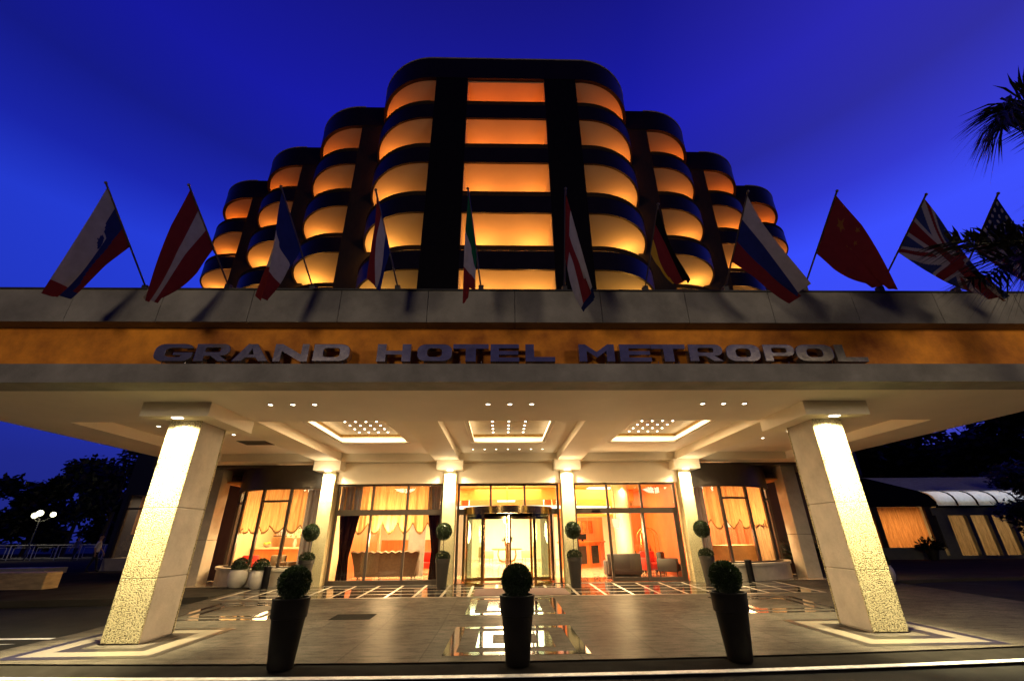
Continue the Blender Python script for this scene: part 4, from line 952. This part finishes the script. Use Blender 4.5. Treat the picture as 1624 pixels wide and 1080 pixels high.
def round_pot():
    r = empty('round_pot_topiary', (0, 0, 0), 'x', 'potted plant', 'round white pots with clipped balls')
    b = MB(); b.lathe([(.19, 0), (.27, .1), (.31, .26), (.29, .42), (.25, .50), (.26, .53), (.22, .53), (.21, .47)], (0, 0, 0), 32); b.build('pot', M['pot_white'], r, True)
    b = MB(); b.sphere((0, 0, .60), .21, 14); leafball(b, (0, 0, .62), .25, 2200, .045); b.build('crown', M['leaf_box'], r)
    return r
rp = round_pot()
for i, (x, y, l) in enumerate(((-8.85, 16.75, 'round white pot with clipped ball at the left end of the left bow window'), (-7.95, 16.35, 'round white pot with clipped ball beside the black ash bin'), (12.45, 15.7, 'round white pot with clipped ball half hidden behind the right front pillar'))):
    o = rp if i == 0 else copy_tree(rp)
    o.location = (x, y, gz(y)+.006); o.rotation_euler = (0, 0, i*.9); o['label'] = l
for x, y, l in ((-7.62, 16.15, 'slim black ash bin beside the white pot at the left bow window'), (8.5, 16.55, 'slim black ash bin before the right bow window')):
    r = empty('ash_bin', (x, y, gz(y)), l, 'ash bin', 'slim black ash bins')
    b = MB(); b.lathe([(.10, 0), (.105, .02), (.105, .60)], (x, y, gz(y)), 20); b.build('body', M['black_pier'], r, True)
    b = MB(); b.lathe([(.115, .60), (.115, .66), (.09, .665), (.085, .63)], (x, y, gz(y)), 20); b.build('rim', M['black_pier'], r, True)

# planting right of the right bow window
for x, y, h, l in ((11.9, 18.9, .55, 'terracotta pot of dark shrub beside the right bow window'), (12.5, 19.1, .5, 'small terracotta pot of dark shrub against the maroon wall')):
    r = empty('shrub_pot', (x, y, ZF), l, 'potted plant')
    b = MB(); b.lathe([(.17, 0), (.25, h*.9), (.27, h*.9), (.27, h), (.22, h)], (x, y, ZF), 24); b.build('pot', M['pot_grey'], r, True)
    b = MB()
    for i in range(500):
        d = Vector((random.gauss(0, 1), random.gauss(0, 1), abs(random.gauss(.6, .8)))).normalized(); b.leaf(Vector((x, y, ZF+h))+d*random.uniform(.05, .8), d, .2, .06)
    b.build('foliage', M['leaf_dark'], r)

# ------------------------------------------------------------------ flags
C_ = dict(red=(.17, .020, .022), white=(.36, .33, .30), blue=(.018, .026, .12), green=(.010, .09, .035), black=(.008, .008, .008), gold=(.55, .32, .03), navy=(.012, .018, .07), yellow=(.24, .09, .02), sky=(.030, .045, .14))
FM = {k: cloth('flag_'+k, v, .25) for k, v in C_.items()}
def star5(u, v, cu, cv, r, asp):
    x, y = (u-cu), (v-cv)*asp
    d = math.hypot(x, y)
    if d > r: return False
    a = (math.atan2(y, -x)) % (2*PI/5); a = abs(a-PI/5)
    # five pointed star radius at this angle
    R, r_in = r, r*.42
    t = a/(PI/5)
    x1, y1 = R*math.cos(PI/5), R*math.sin(PI/5)
    rr = R*r_in*math.sin(PI/5)/(r_in*math.sin(PI/5-(PI/5-a)) + R*math.sin(PI/5-a)) if True else R
    return d < rr
def pat_union(u, v):
    x, y = (v-.5)*2, (u-.5)
    if abs(y) < .10 or abs(x) < .10: return 'red'
    if abs(y) < .168 or abs(x) < .168: return 'white'
    dd = abs(abs(y)-abs(x)*.5)*.894
    sg = (abs(y)-abs(x)*.5)
    quad = (x > 0) == (y > 0)
    if dd < .11:
        if (0 < sg < .07 and quad) or (-.07 < sg < 0 and not quad): return 'red'
        return 'white'
    return 'sky'
def bands(*cs, k='u'):
    def f(u, v):
        t = u if k == 'u' else v
        return cs[min(len(cs)-1, int(t*len(cs)))]
    return f
def pat_slo(u, v):
    if abs(u-.42) < .10 and .22 < v < .40: 
        return 'blue' if (u-.42)**2+((v-.31)*1.3)**2 < .006 else 'white'
    s = min(1, max(0, (v-.15)*1.8)); b1 = .333+.40*s
    if v > .86: return 'red' if u < .8 else 'blue'
    return 'white' if u < b1 else ('blue' if u < b1+(1-b1)*.5 else 'red')
def pat_cn(u, v):
    if star5(u, v, .25, .17, .11, 1.5): return 'yellow'
    for a, b in ((.10, .33), (.2, .40), (.35, .40), (.45, .33)):
        if star5(u, v, a, b, .038, 1.5): return 'yellow'
    return 'red'
def pat_us(u, v):
    if u < .54 and v < .4:
        fu, fv = (u*17) % 2-1, (v*28) % 2-1
        return 'white' if fu*fu+fv*fv < .22 else 'navy'
    return 'red' if int(u*13) % 2 == 0 else 'white'
def pat_rw(u, v):
    if v > .9: return 'navy'
    if v < .16: return 'red'
    return 'red' if .40 < u < .70 else 'white'
FL = [('slovenia',[-7.0,7.52,6.16],[-6.87,5.95,7.25],[-6.94,6.83,6.64],[-7.48,6.35,5.31],[-7.61,6.75,5.52],pat_slo,'white blue and red flag with a small shield, leftmost of the row'),
('austria',[-5.4,7.52,6.19],[-5.44,5.95,7.22],[-5.42,6.86,6.62],[-5.89,6.35,5.23],[-6.03,6.75,5.43],bands('red','white','red'),'red white red striped flag drooping to the left'),
('france',[-3.75,7.52,6.17],[-3.85,5.95,7.2],[-3.79,6.85,6.61],[-4.04,6.35,5.26],[-4.08,6.75,5.49],bands('blue','white','red',k='v'),'blue white and red flag with upright stripes, third from the left'),
('nl',[-2.07,7.52,6.18],[-2.2,5.95,7.15],[-2.12,6.87,6.58],[-2.23,6.35,5.6],[-2.18,6.75,5.66],bands('red','white','blue'),'furled red white and blue flag hanging straight down'),
('italy',[-.41,7.52,6.19],[-.59,5.95,7.2],[-.48,6.95,6.56],[-.65,6.35,5.18],[-.49,6.75,5.79],bands('green','white','red',k='v'),'green white and red flag hanging above the word HOTEL'),
('rw',[1.27,7.52,6.18],[1.14,5.95,7.22],[1.23,6.98,6.54],[1.6,6.35,5.33],[1.45,6.75,5.24],pat_rw,'red and white flag with a dark tip, right of the middle balconies'),
('de',[2.91,7.52,6.19],[2.75,5.95,6.89],[2.83,6.76,6.53],[3.26,6.35,5.62],[3.04,6.72,5.82],bands('black','red','gold'),'black red and gold flag'),
('ru',[4.56,7.52,6.2],[4.42,5.95,7.2],[4.52,7.03,6.52],[5.26,6.35,5.53],[5.28,6.75,5.47],bands('white','blue','red'),'white blue and red striped flag blown to the right'),
('cn',[6.19,7.52,6.2],[6.06,5.95,7.23],[6.14,6.88,6.62],[6.94,6.35,5.5],[6.89,6.75,5.83],pat_cn,'plain red flag with small yellow stars'),
('uk',[7.78,7.52,6.21],[7.68,5.95,7.17],[7.74,6.84,6.63],[8.8,6.35,5.3],[8.89,6.75,5.59],pat_union,'blue flag with red and white crosses behind the palm frond'),
('us',[9.38,7.52,6.19],[9.05,5.95,7.21],[9.22,6.77,6.68],[9.94,6.35,5.56],[9.97,6.75,5.6],pat_us,'dark starred and striped flag, rightmost, behind the palm frond')]
for idx, (nm, B0, T, Bp, Cc, D, pat, lab) in enumerate(FL):
    B0, T, Bp, Cc, D = map(Vector, (B0, T, Bp, Cc, D))
    r = empty('flag', B0, lab, 'flag', 'national flags on the canopy edge')
    d = (T-B0).normalized()
    b = MB(); b.tube([B0-d*.15+Vector((0, 0, 0)), T+d*.06], .016, 8); b.sphere((T+d*.07)[:], .026, 10); pole = b.build('pole', M['bronze'], r, True)
    b = MB(); b.box(B0.x-.05, B0.x+.05, B0.y-.05, B0.y+.06, 6.08, B0.z+.04); b.build('bracket', M['cap'], r)
    NU, NV = (96, 144) if nm in ('uk', 'us', 'cn') else (48, 72)
    keys = []; b = MB(); vs = []
    ph = idx*1.7; side = 1 if Cc.x > T.x else -1
    for i in range(NU+1):
        u = i/NU; h = T.lerp(Bp, u); e = Cc.lerp(D, u)
        for j in range(NV+1):
            v = j/NV
            p = h.lerp(e, v)
            sag = math.sin(PI*v)*(.10+.10*u)
            p = p+Vector((0, 0, -sag*.55))
            amp = .075*min(1, v*3)*(.5+.5*v)
            wv = math.sin(u*8.5+v*2.2+ph)+.5*math.sin(u*15-v*3+ph*2)
            p = p+Vector((.30*side*amp*wv, -amp*wv, .1*amp*math.sin(u*6+v*7+ph)))
            vs.append(p[:])
    for i in range(NU):
        for j in range(NV):
            k = pat((i+.5)/NU, (j+.5)/NV)
            if k not in keys: keys.append(k)
            b.mat(keys.index(k)); b.add([], [])
            b.f.append([i*(NV+1)+j, (i+1)*(NV+1)+j, (i+1)*(NV+1)+j+1, i*(NV+1)+j+1]); b.mi.append(keys.index(k))
    b.v = vs
    b.build('cloth', [FM[k] for k in keys], r, 'all')

# ------------------------------------------------------------------ trees
def tree(name, label, x, y, h, w, seed, n=3200, leaf=.5, group='dark trees', trunk_h=.35, base=0.14):
    rnd = random.Random(seed)
    r = empty(name, (x, y, base), label, 'tree', group)
    tb = MB(); tb.tube([(x, y, base-.3), (x+.1, y, base+h*trunk_h*.6), (x+rnd.uniform(-.3, .3), y, base+h*trunk_h*1.3)], h*.028, 10, h*.016)
    cl = []
    for k in range(13):
        a = rnd.uniform(0, 2*PI); t = rnd.uniform(.30, .96); rad = w*.5*(1-abs(t-.55)*1.1)*rnd.uniform(.35, 1)
        c = Vector((x+rad*math.cos(a), y+rad*math.sin(a), base+h*t)); cl.append((c, w*rnd.uniform(.13, .24)))
        tb.tube([(x, y, base+h*min(t, .6)*.75), ((x+c.x)/2, (y+c.y)/2, (base+h*t*.85)), c[:]], h*.010, 6, h*.003)
    tb.build('trunk', M['bark'], r)
    b = MB(); b.raw = True
    for i in range(n):
        c, R = cl[rnd.randrange(len(cl))]
        d = Vector((rnd.gauss(0, 1), rnd.gauss(0, 1), rnd.gauss(0, .75))); d = d/d.length*(rnd.random()**.45)
        p = c+d*R; q = Vector((rnd.gauss(0, 1), rnd.gauss(0, 1), rnd.gauss(-.1, .8))).normalized()
        u = q.orthogonal().normalized(); s = leaf*rnd.uniform(.5, 1.3); m_ = p+q*s*.5
        b.add([p[:], (m_+u*s*.28)[:], (p+q*s)[:], (m_-u*s*.28)[:]], [(0, 1, 2, 3)])
    b.build('crown', M['leaf_dark'], r)
    return r
for i, (x, y, h, w, l) in enumerate(((-53.5, 50, 7.6, 7, 'dark bushy tree at the left edge beyond the terrace railing'), (-48.6, 50, 7.4, 5.5, 'dark round tree standing behind the lit lamp globes'), (-44.6, 50, 8.9, 7.5, 'broad dark tree in the middle of the left tree row'), (-39.5, 48, 10.4, 8, 'tallest dark tree, beside the navy annex at the left'), (-58, 46, 6.5, 7, 'low dark tree half cut by the left edge of the picture'), (-42.3, 54, 6.0, 6, 'low dark tree behind the broad one in the left row'), (-50.5, 56, 5.2, 8, 'low dark bushy tree at the back of the left row'))):
    tree('broadleaf_tree', l, x, y, h, w, 20+i, 3000, .55, 'dark trees beyond the left terrace', .3)
for i, (x, y, h, w, l) in enumerate(((25.5, 37, 9.5, 8, 'tall dark tree behind the left end of the annex roof'), (31, 39, 13.5, 10, 'tall dark tree behind the middle of the annex roof'), (38, 40, 14.5, 11, 'tallest dark tree behind the right end of the annex roof'), (45, 39, 14, 11, 'tall dark tree at the right edge behind the annex'), (34.5, 44, 12, 10, 'dark tree at the back between the two tallest ones'), (28, 45, 11, 9, 'dark tree at the back beside the hotel end wall'), (41.5, 46, 12.5, 10, 'dark tree at the back near the right edge'), (22, 40, 9, 7, 'dark tree next to the hotel on the right'))):
    tree('broadleaf_tree', l, x, y, h, w, 60+i, 7500, .95, 'dark trees behind the right annex', .15)
tree('garden_shrub', 'dark leafy shrub standing before the annex at the right edge', 25.9, 21.8, 4.3, 3.3, 99, 5200, .26, None, .12)
tree('garden_shrub', 'second dark shrub behind the first at the right edge', 29.6, 23.4, 4.8, 4.2, 101, 4200, .28, None, .12)

# ------------------------------------------------------------------ palm at the right
def palm():
    cx, cy, cz = 10.1, 4.9, 7.25
    r = empty('palm_tree', (cx+.2, cy, -.05), 'palm with long drooping fronds reaching in from the right edge', 'palm')
    b = MB(); pts = [(cx+.25, cy, -.1), (cx+.3, cy, 2.5), (cx+.15, cy, 5.), (cx, cy, cz)]; b.tube(pts, .2, 12, .15); b.build('trunk', M['bark'], r, True)
    def frond(P, leaf=.62, droop=.3, n=62):
        n = int(n*1.6)
        b = MB(); P = [Vector(p) for p in P]
        def at(t):
            k = len(P)-1; s = min(t*k, k-1e-6); i = int(s); f = s-i
            p0, p1, p2, p3 = P[max(i-1, 0)], P[i], P[i+1], P[min(i+2, k)]
            return .5*((2*p1)+(-p0+p2)*f+(2*p0-5*p1+4*p2-p3)*f*f+(-p0+3*p1-3*p2+p3)*f**3)
        pts = [at(i/24) for i in range(25)]; b.tube(pts, .022, 6, .005)
        for i in range(n):
            t = .12+.88*i/(n-1); p = at(t); d = (at(min(1, t+.02))-at(max(0, t-.02))).normalized()
            sd = d.cross(Vector((0, 0, 1))).normalized(); upv = sd.cross(d).normalized()
            L = leaf*(.5+.9*math.sin(PI*min(1, .18+t*.80)))*random.uniform(.8, 1.1)
            for s in (-1, 1):
                q = (d*1.0+sd*s*random.uniform(.4, .95)+upv*random.uniform(-.35, .45)).normalized()
                m_ = p+q*L*.5+Vector((0, 0, -droop*L*.12)); e = p+q*L+Vector((0, 0, -droop*L*.55)); w_ = upv.cross(q).normalized()*.019
                b.add([(p-w_*.5)[:], (p+w_*.5)[:], (m_+w_)[:], (m_-w_)[:], e[:]], [(0, 1, 2, 3), (3, 2, 4)])
        b.build('frond', M['leaf_palm'], r)
    frond([(cx, cy, cz), (9.4, 4.97, 6.75), (8.6, 5.0, 5.95), (7.6, 5.0, 5.50), (6.5, 5.0, 5.47)], .80, .3, 70)
    frond([(cx, cy, cz), (9.3, 5.1, 6.6), (8.7, 5.2, 5.95), (8.1, 5.25, 5.52), (7.3, 5.3, 5.38)], .85, .4, 56)
    frond([(cx, cy, cz), (9.2, 4.8, 6.4), (8.5, 4.75, 5.75), (7.8, 4.75, 5.40), (7.0, 4.75, 5.30)], .75, .4, 54)
    frond([(cx, cy, cz+.05), (9.9, 5.1, 8.0), (9.5, 5.15, 8.7), (9.05, 5.2, 8.6), (8.7, 5.2, 8.2)], .82, .8, 46)
    frond([(cx, cy, cz), (9.2, 5.0, 6.6), (8.4, 5.05, 6.05), (7.7, 5.1, 5.75), (7.0, 5.1, 5.62)], .85, .5, 60)
    frond([(cx, cy, cz), (9.2, 5.4, 6.3), (8.6, 5.6, 5.75), (8.0, 5.7, 5.45), (7.5, 5.75, 5.3)], .85, .5, 56)
    frond([(cx, cy, cz), (9.5, 4.9, 7.05), (8.95, 4.88, 6.70), (8.45, 4.85, 6.30)], .75, .3, 40)
    frond([(cx, cy, cz+.05), (9.8, 4.95, 8.1), (9.2, 4.95, 8.48), (8.75, 5., 8.25), (8.5, 5, 7.95)], .82, .9, 50)
    rnd = random.Random(5)
    for k in range(15):
        a = rnd.uniform(-1.7, .55); e = rnd.uniform(-.3, 1.1); L = rnd.uniform(2., 2.8); dx, dy = math.cos(a), math.sin(a)
        frond([(cx, cy, cz), (cx+dx*L*.35, cy+dy*L*.35, cz+L*.35*e+.3), (cx+dx*L*.75, cy+dy*L*.75, cz+L*.5*e), (cx+dx*L, cy+dy*L, cz+L*.3*e-.6)], .6, .6, 40)
palm()

# ------------------------------------------------------------------ annexes
def rib_curve(x, w, y0):
    return None
r = empty('garden_annex', (27, 28, ZF), 'low conservatory annex with curved glass eaves and curtained windows', 'annex')
X0, X1, Y0 = 18.5, 40.0, 28.0
bx(X0, 26.4, Y0, Y0+.3, ZF, .80).build('base_wall', M['annex_green'], r)
b = MB(); b.prism([(X0, 3.06), (26.95, 3.06), (26.9, 3.35), (26.55, 3.75), (26.0, 3.98), (22.9, 4.75), (X0, 4.9)], Y0-.06, Y0+.2, 'y'); b.build('gable_panel', M['black_pier'], r)
for x in (18.5, 20.6, 22.75, 26.05): bx(x, x+.34 if x < 26 else x+.5, Y0+.02, Y0+.16, .80, 3.06).build('window_post', M['bronze'], r)
bx(20.9, 22.76, Y0+.05, Y0+.065, .8, 3.06).build('glass', M['glass'], r); bx(23.08, 26.05, Y0+.05, Y0+.065, .8, 3.06).build('glass', M['glass'], r)
bx(26.4, X1, Y0-.02, Y0+.3, 2.55, 3.0).build('lintel', M['annex_green'], r); bx(26.4, X1, Y0-.02, Y0+.3, ZF, .34).build('base_wall', M['annex_green'], r)
bx(26.56, 27.3, Y0-.04, Y0+.28, .34, 2.55).build('mullion', M['annex_green'], r)
for i in range(1, 8): bx(27.3+i*1.32-.12, 27.3+i*1.32+.12, Y0-.03, Y0+.2, .34, 2.55).build('mullion', M['annex_green'], r)
for i in range(8): bx(27.42+i*1.32 if i else 27.3, 27.3+(i+1)*1.32-.12, Y0+.05, Y0+.062, .34, 2.55).build('glass', M['glass'], r)
bx(26.9, X1, Y0-.12, Y0+.1, 3.0, 3.10).build('gutter', M['black_pier'], r)
prof = [(Y0, 3.10), (Y0+.03, 3.4), (Y0+.16, 3.66), (Y0+.4, 3.86), (Y0+.8, 4.0)]
npan = 10
for i in range(npan):
    xa, xb = 27.0+i*1.3, 27.0+(i+1)*1.3-.10
    b = MB()
    b.add([(x, y, z) for x in (xa, xb) for y, z in prof], [(j, j+1, 5+j+1, 5+j) for j in range(4)]); b.build('eave_glass', M['frost'], r, 'all')
    b = MB(); b.add([(x, y-.03, z+.03) for x in (xb, xb+.10) for y, z in prof]+[(x, y+.05, z) for x in (xb, xb+.10) for y, z in prof], [(j, j+1, 5+j+1, 5+j) for j in range(4)]+[(j+1, j, 10+j, 11+j) for j in range(4)]+[(5+j, 6+j, 16+j, 15+j) for j in range(4)]); b.build('eave_rib', M['black_pier'], r)
    bx(xa+.1, xb-.1, Y0+.25, Y0+.32, 3.2, 3.26).build('tube_light', M['tube'], r)
b = MB()
nr = 20
for i in range(nr):
    y0 = Y0+.8+6.4*i/nr; y1 = Y0+.8+6.4*(i+1)/nr; z0 = 4.0+1.55*i/nr; z1 = 4.0+1.55*(i+1)/nr
    b.add([(X0, y0, z0+.07), (X1, y0, z0+.07), (X1, y1, z1), (X0, y1, z1), (X0, y0, z0), (X1, y0, z0)], [(0, 1, 2, 3), (4, 5, 1, 0)])
b.build('roof', M['annex_roof'], r)
bx(X0, X0+.2, Y0+.2, Y0+7, ZF, 3.9).build('end_wall', M['annex_navy'], r); bx(X1-.2, X1, Y0+.2, Y0+7, ZF, 3.9).build('end_wall', M['annex_navy'], r); bx(X0, X1, Y0+7, Y0+7.2, ZF, 5.4).build('rear_wall', M['cream_wall'], r)
bx(X0, X1, Y0+.3, Y0+7, ZF-.1, ZF+.02).build('floor', M['lobby_floor'], r)
lamp('AREA', 'annex_light', (24.5, Y0+2.2, 2.95), 300, (1, .62, .28), sx=3.6, sy=1.5, parent=r); lamp('AREA', 'annex_light', (32, Y0+2.2, 2.95), 240, (1, .70, .36), sx=8, sy=1.5, parent=r)
lamp('AREA', 'annex_eave_light', (32.5, Y0+.6, 3.22), 45, (.72, .82, 1.), (PI, 0, 0), sx=11, sy=.4, parent=r)
cc = curtain('annex_curtain', [(20.9, Y0+.5), (26.2, Y0+.5)], .8, 3.06, cloth('copper_curtain', (.75, .34, .12), .6, .4), .05, 8); tag(cc, 'copper coloured curtain in the large annex window', 'curtain')
cc = curtain('annex_curtain', [(27.3, Y0+.5), (38.0, Y0+.5)], .34, 2.6, cloth('dull_curtain', (.50, .37, .22), .5, .4), .05, 8); tag(cc, 'dull beige curtains behind the narrow annex windows', 'curtain')
r = empty('annex_plant', (25.0, Y0-.6, ZF), 'round leafy plant in a pot outside the annex window', 'potted plant')
b = MB(); b.lathe([(.2, 0), (.34, .55), (.30, .55)], (25.0, Y0-.6, ZF), 20); b.build('pot', M['pot_grey'], r, True)
b = MB()
for i in range(500):
    d = Vector((random.gauss(0, 1), random.gauss(0, 1), abs(random.gauss(.5, .6)))).normalized(); b.leaf(Vector((25.0, Y0-.6, .7))+d*random.uniform(.05, .62), d, .2, .08)
b.build('foliage', M['leaf_dark'], r)
# left annex: navy block with a tall curtained window
r = empty('navy_annex', (-17, 26, ZF), 'navy annex with a tall curtained window behind the left front pillar', 'annex')
bx(-20.95, -13.5, 26.0, 32, ZF, .76).build('base_wall', M['concrete'], r); bx(-20.95, -13.5, 26.0, 32, 3.9, 6.1).build('upper_wall', M['annex_navy'], r)
b = MB()
for x in (-20.62, -19.2, -17.8, -16.4, -15.0): b.box(x-.07, x+.07, 26.02, 26.16, .76, 3.9)
b.box(-20.62, -15.0, 26.03, 26.13, 3.14, 3.24); b.build('window_frame', M['bronze'], r)
for x in (-20.55, -19.13, -17.73, -16.33): bx(x, x+1.26, 26.07, 26.085, .76, 3.9).build('glass', M['glass'], r)
bx(-20.95, -20.7, 26.0, 32, .76, 3.9).build('end_wall', M['annex_navy'], r); bx(-14.9, -13.5, 26.0, 32, .76, 3.9).build('end_wall', M['annex_navy'], r); bx(-20.7, -14.9, 31.6, 31.9, .76, 3.9).build('rear_wall', M['cream_wall'], r)
lamp('AREA', 'annex_light', (-18.5, 28.5, 3.8), 150, (1, .66, .38), sx=3, sy=2, parent=r)
cc = curtain('annex_curtain', [(-20.3, 26.5), (-15.3, 26.5)], 1.9, 3.88, cloth('peach_curtain', (.80, .50, .32), .6, .3), .05, 8); tag(cc, 'short peach curtain in the navy annex window', 'curtain')

# ------------------------------------------------------------------ left terrace: wall, railing, lamp, people
b = MB(); b.cbox(-30, -15.3, 16.9, 17.5, .1, .66, .03); tag(b.build('low_stone_wall', M['wall_tan']), 'low tan stone wall beside the road at the far left', 'wall')
r = empty('terrace_railing', (-36, 40.5, .15), 'thin metal railing with square panels along the left terrace', 'railing')
b = MB(); b2 = MB()
for i in range(16):
    x = -48+i*1.9
    b.tube([(x, 40.5, .15), (x, 40.5, 1.28)], .035, 6)
    b2.tube([(x+.3, 40.5, .35), (x+.3, 40.5, 1.1), (x+1.6, 40.5, 1.1), (x+1.6, 40.5, .35), (x+.3, 40.5, .35)], .022, 6)
b.tube([(-48, 40.5, 1.28), (-18, 40.5, 1.28)], .04, 6); b.tube([(-48, 40.5, .28), (-18, 40.5, .28)], .03, 6)
rl = surf('grey_rail_paint', (.34, .33, .32), .6); b.build('rail', rl, r); b2.build('panel', rl, r)
r = empty('street_lamp', (-38.5, 40, .15), 'street lamp with three lit globes before the left trees', 'street lamp')
b = MB(); b.tube([(-38.5, 40, .1), (-38.5, 40, 3.3)], .06, 10, .04)
GL = [(-39.05, 40, 3.55, .21), (-38.6, 39.9, 3.72, .23), (-37.75, 40.2, 3.62, .19)]
for x, y, z, q in GL: b.tube([(-38.5, 40, 3.1), ((x-38.5)/2, 40, 3.12), (x, y, z-.2)], .025, 6)
b.build('post', M['cap'], r)
for x, y, z, q in GL: b = MB(); b.sphere((x, y, z), q, 18); b.build('globe', M['globe'], r, 'all')
lamp('POINT', 'globe_light', (-38.5, 39.4, 3.7), 120, (1, .9, .55), size=.3, parent=r)
for x, y, l in ((-24.5, 24.6, 'pale stone slab edging the left terrace behind the low wall'),):
    b = MB(); b.prism([(-24.9, 24.0), (-22.3, 24.4), (-21.9, 25.2), (-24.6, 24.9)], .15, .42); tag(b.build('stone_edging', M['concrete']), l, 'stone edging')

def skin_body(name, J, E, rad, mats, loc, rz, label, face=True):
    """continuous figure grown from a joint skeleton; J joint -> (x,y,z), E edges, rad joint -> (rx,ry)"""
    names = list(J); me = bpy.data.meshes.new(name); me.from_pydata([J[k] for k in names], [(names.index(a), names.index(c)) for a, c in E], [])
    o = bpy.data.objects.new(name, me); COL.objects.link(o)
    md = o.modifiers.new('skin', 'SKIN'); md.use_smooth_shade = True
    sv = me.skin_vertices[0].data
    for i, k in enumerate(names): sv[i].radius = rad[k]; sv[i].use_root = (k == 'pelvis')
    s = o.modifiers.new('sub', 'SUBSURF'); s.levels = 2; s.render_levels = 2
    dg = bpy.context.evaluated_depsgraph_get(); m2 = bpy.data.meshes.new_from_object(o.evaluated_get(dg)); bpy.data.objects.remove(o)
    m2.name = name
    for m_ in mats: m2.materials.append(m_)
    for p in m2.polygons:
        c = p.center; p.use_smooth = True
        # 0 skin, 1 shirt, 2 trousers
        if c.z > 1.42: k = 0
        elif c.z > .92: k = 1 if not (abs(c.x) > .19 and c.z < 1.12) else 0
        else: k = 2 if abs(c.x) < .19 else 0
        p.material_index = k
    b = bpy.data.objects.new(name, m2); COL.objects.link(b); b.location = loc; b.rotation_euler = (0, 0, rz)
    tag(b, label, 'person')
    h = MB(); hx, hy, hz = J['head']
    bm = bmesh.new(); bmesh.ops.create_uvsphere(bm, u_segments=16, v_segments=10, radius=.108)
    for v in list(bm.verts):
        if v.co.z < -.03 or (v.co.y < -.045 and v.co.z < .04): bm.verts.remove(v)
    for v in bm.verts: v.co = Vector((hx+v.co.x*.9, hy+.012+v.co.y*1.05, hz+.022+v.co.z*1.06))
    h.bm(bm); hr = h.build('hair', M['hair'], None, 'all'); hr.parent = b
    f = MB(); f.sphere((hx-.032, hy-.088, hz+.01), .013, 8); f.sphere((hx+.032, hy-.088, hz+.01), .013, 8); e = f.build('eyes', M['hair'], None, 'all'); e.parent = b
    f = MB(); f.sphere((hx, hy-.104, hz-.022), .018, 8, (.8, 1, 1.3)); e = f.build('nose', M['skin'], None, 'all'); e.parent = b
    return b
def walker(loc, rz, label, shirt, stride=.22):
    s = stride
    J = dict(pelvis=(0, 0, .95), belly=(0, -.01, 1.10), chest=(0, 0, 1.30), neck=(0, 0, 1.46), chin=(0, -.015, 1.54), head=(0, -.02, 1.635), crown=(0, -.01, 1.70))
    R = dict(pelvis=(.15, .11), belly=(.135, .10), chest=(.165, .115), neck=(.055, .055), chin=(.062, .072), head=(.082, .10), crown=(.06, .07))
    E = [('pelvis', 'belly'), ('belly', 'chest'), ('chest', 'neck'), ('neck', 'chin'), ('chin', 'head'), ('head', 'crown')]
    for n, q, st, sw in (('l', -1, -s, .5), ('r', 1, s, -.5)):
        J.update({n+'hip': (q*.09, 0, .88), n+'knee': (q*.095, st*.55-.03, .49), n+'ankle': (q*.095, st, .09), n+'toe': (q*.10, st-.15, .035),
                  n+'sh': (q*.185, 0, 1.385), n+'elbow': (q*.235, sw*.14, 1.12), n+'wrist': (q*.235, sw*.14-.12+sw*.1, .90), n+'hand': (q*.232, sw*.14-.15+sw*.12, .81)})
        R.update({n+'hip': (.088, .09), n+'knee': (.058, .06), n+'ankle': (.04, .045), n+'toe': (.04, .03), n+'sh': (.062, .062), n+'elbow': (.042, .042), n+'wrist': (.028, .028), n+'hand': (.036, .02)})
        E += [('pelvis', n+'hip'), (n+'hip', n+'knee'), (n+'knee', n+'ankle'), (n+'ankle', n+'toe'), ('chest', n+'sh'), (n+'sh', n+'elbow'), (n+'elbow', n+'wrist'), (n+'wrist', n+'hand')]
        for k in range(5):
            a = (k-2)*.013; kn = f'{n}f{k}'; tip = f'{n}g{k}'
            hx, hy, hz = J[n+'hand']
            if k == 4: J[kn] = (hx-q*.02, hy-.03, hz+.03); J[tip] = (hx-q*.03, hy-.05, hz-.0)
            else: J[kn] = (hx, hy+(k-1.5)*.019, hz-.05); J[tip] = (hx-q*.012, hy+(k-1.5)*.017-.01, hz-.10-.01*(k in (1, 2)))
            R[kn] = (.010, .010); R[tip] = (.008, .008)
            E += [(n+'hand', kn), (kn, tip)]
    return skin_body('person', J, E, R, [M['skin'], shirt, M['trousers']], loc, rz, label)
walker((-20.75, 25.2, .157), PI/2+.5, 'person in a white shirt and black trousers walking by the navy annex', M['shirt'])
walker((-33.1, 38.2, .157), -PI/2, 'person in dark clothes with a pale collar standing by the terrace railing', surf('grey_shirt', (.16, .15, .15), .8), .08)

# ------------------------------------------------------------------ street lamps behind the viewer (their light reaches the fascia; they mirror in the door glass)
def lamp_post(x, y, h, e, label, col=(1, .78, .52)):
    r = empty('street_lamp', (x, y, -.1), label, 'street lamp')
    b = MB(); b.tube([(x, y, -.1), (x, y, h-.25)], .07, 10, .045); b.tube([(x-.45, y, h-.28), (x+.45, y, h-.28)], .03, 8); b.build('post', M['cap'], r)
    for s in (-.45, .45):
        q = MB(); q.sphere((x+s, y, h-.05), .2, 16); q.build('globe', M['globe'], r, 'all')
    lamp('POINT', 'street_light', (x, y-.0, h+.28), e, col, size=1.5, parent=r)
lamp_post(13.2, -5.2, 6.1, 1750, 'twin globe street lamp behind the viewer on the right')
lamp_post(-9.0, -9.0, 6.6, 2000, 'twin globe street lamp behind the viewer on the left')

# ------------------------------------------------------------------ render settings
cy = SC.cycles
cy.use_denoising = True; cy.max_bounces = 8; cy.diffuse_bounces = 6; cy.glossy_bounces = 4; cy.transparent_max_bounces = 12; cy.transmission_bounces = 4
cy.sample_clamp_indirect = 4.; cy.caustics_reflective = False; cy.caustics_refractive = False
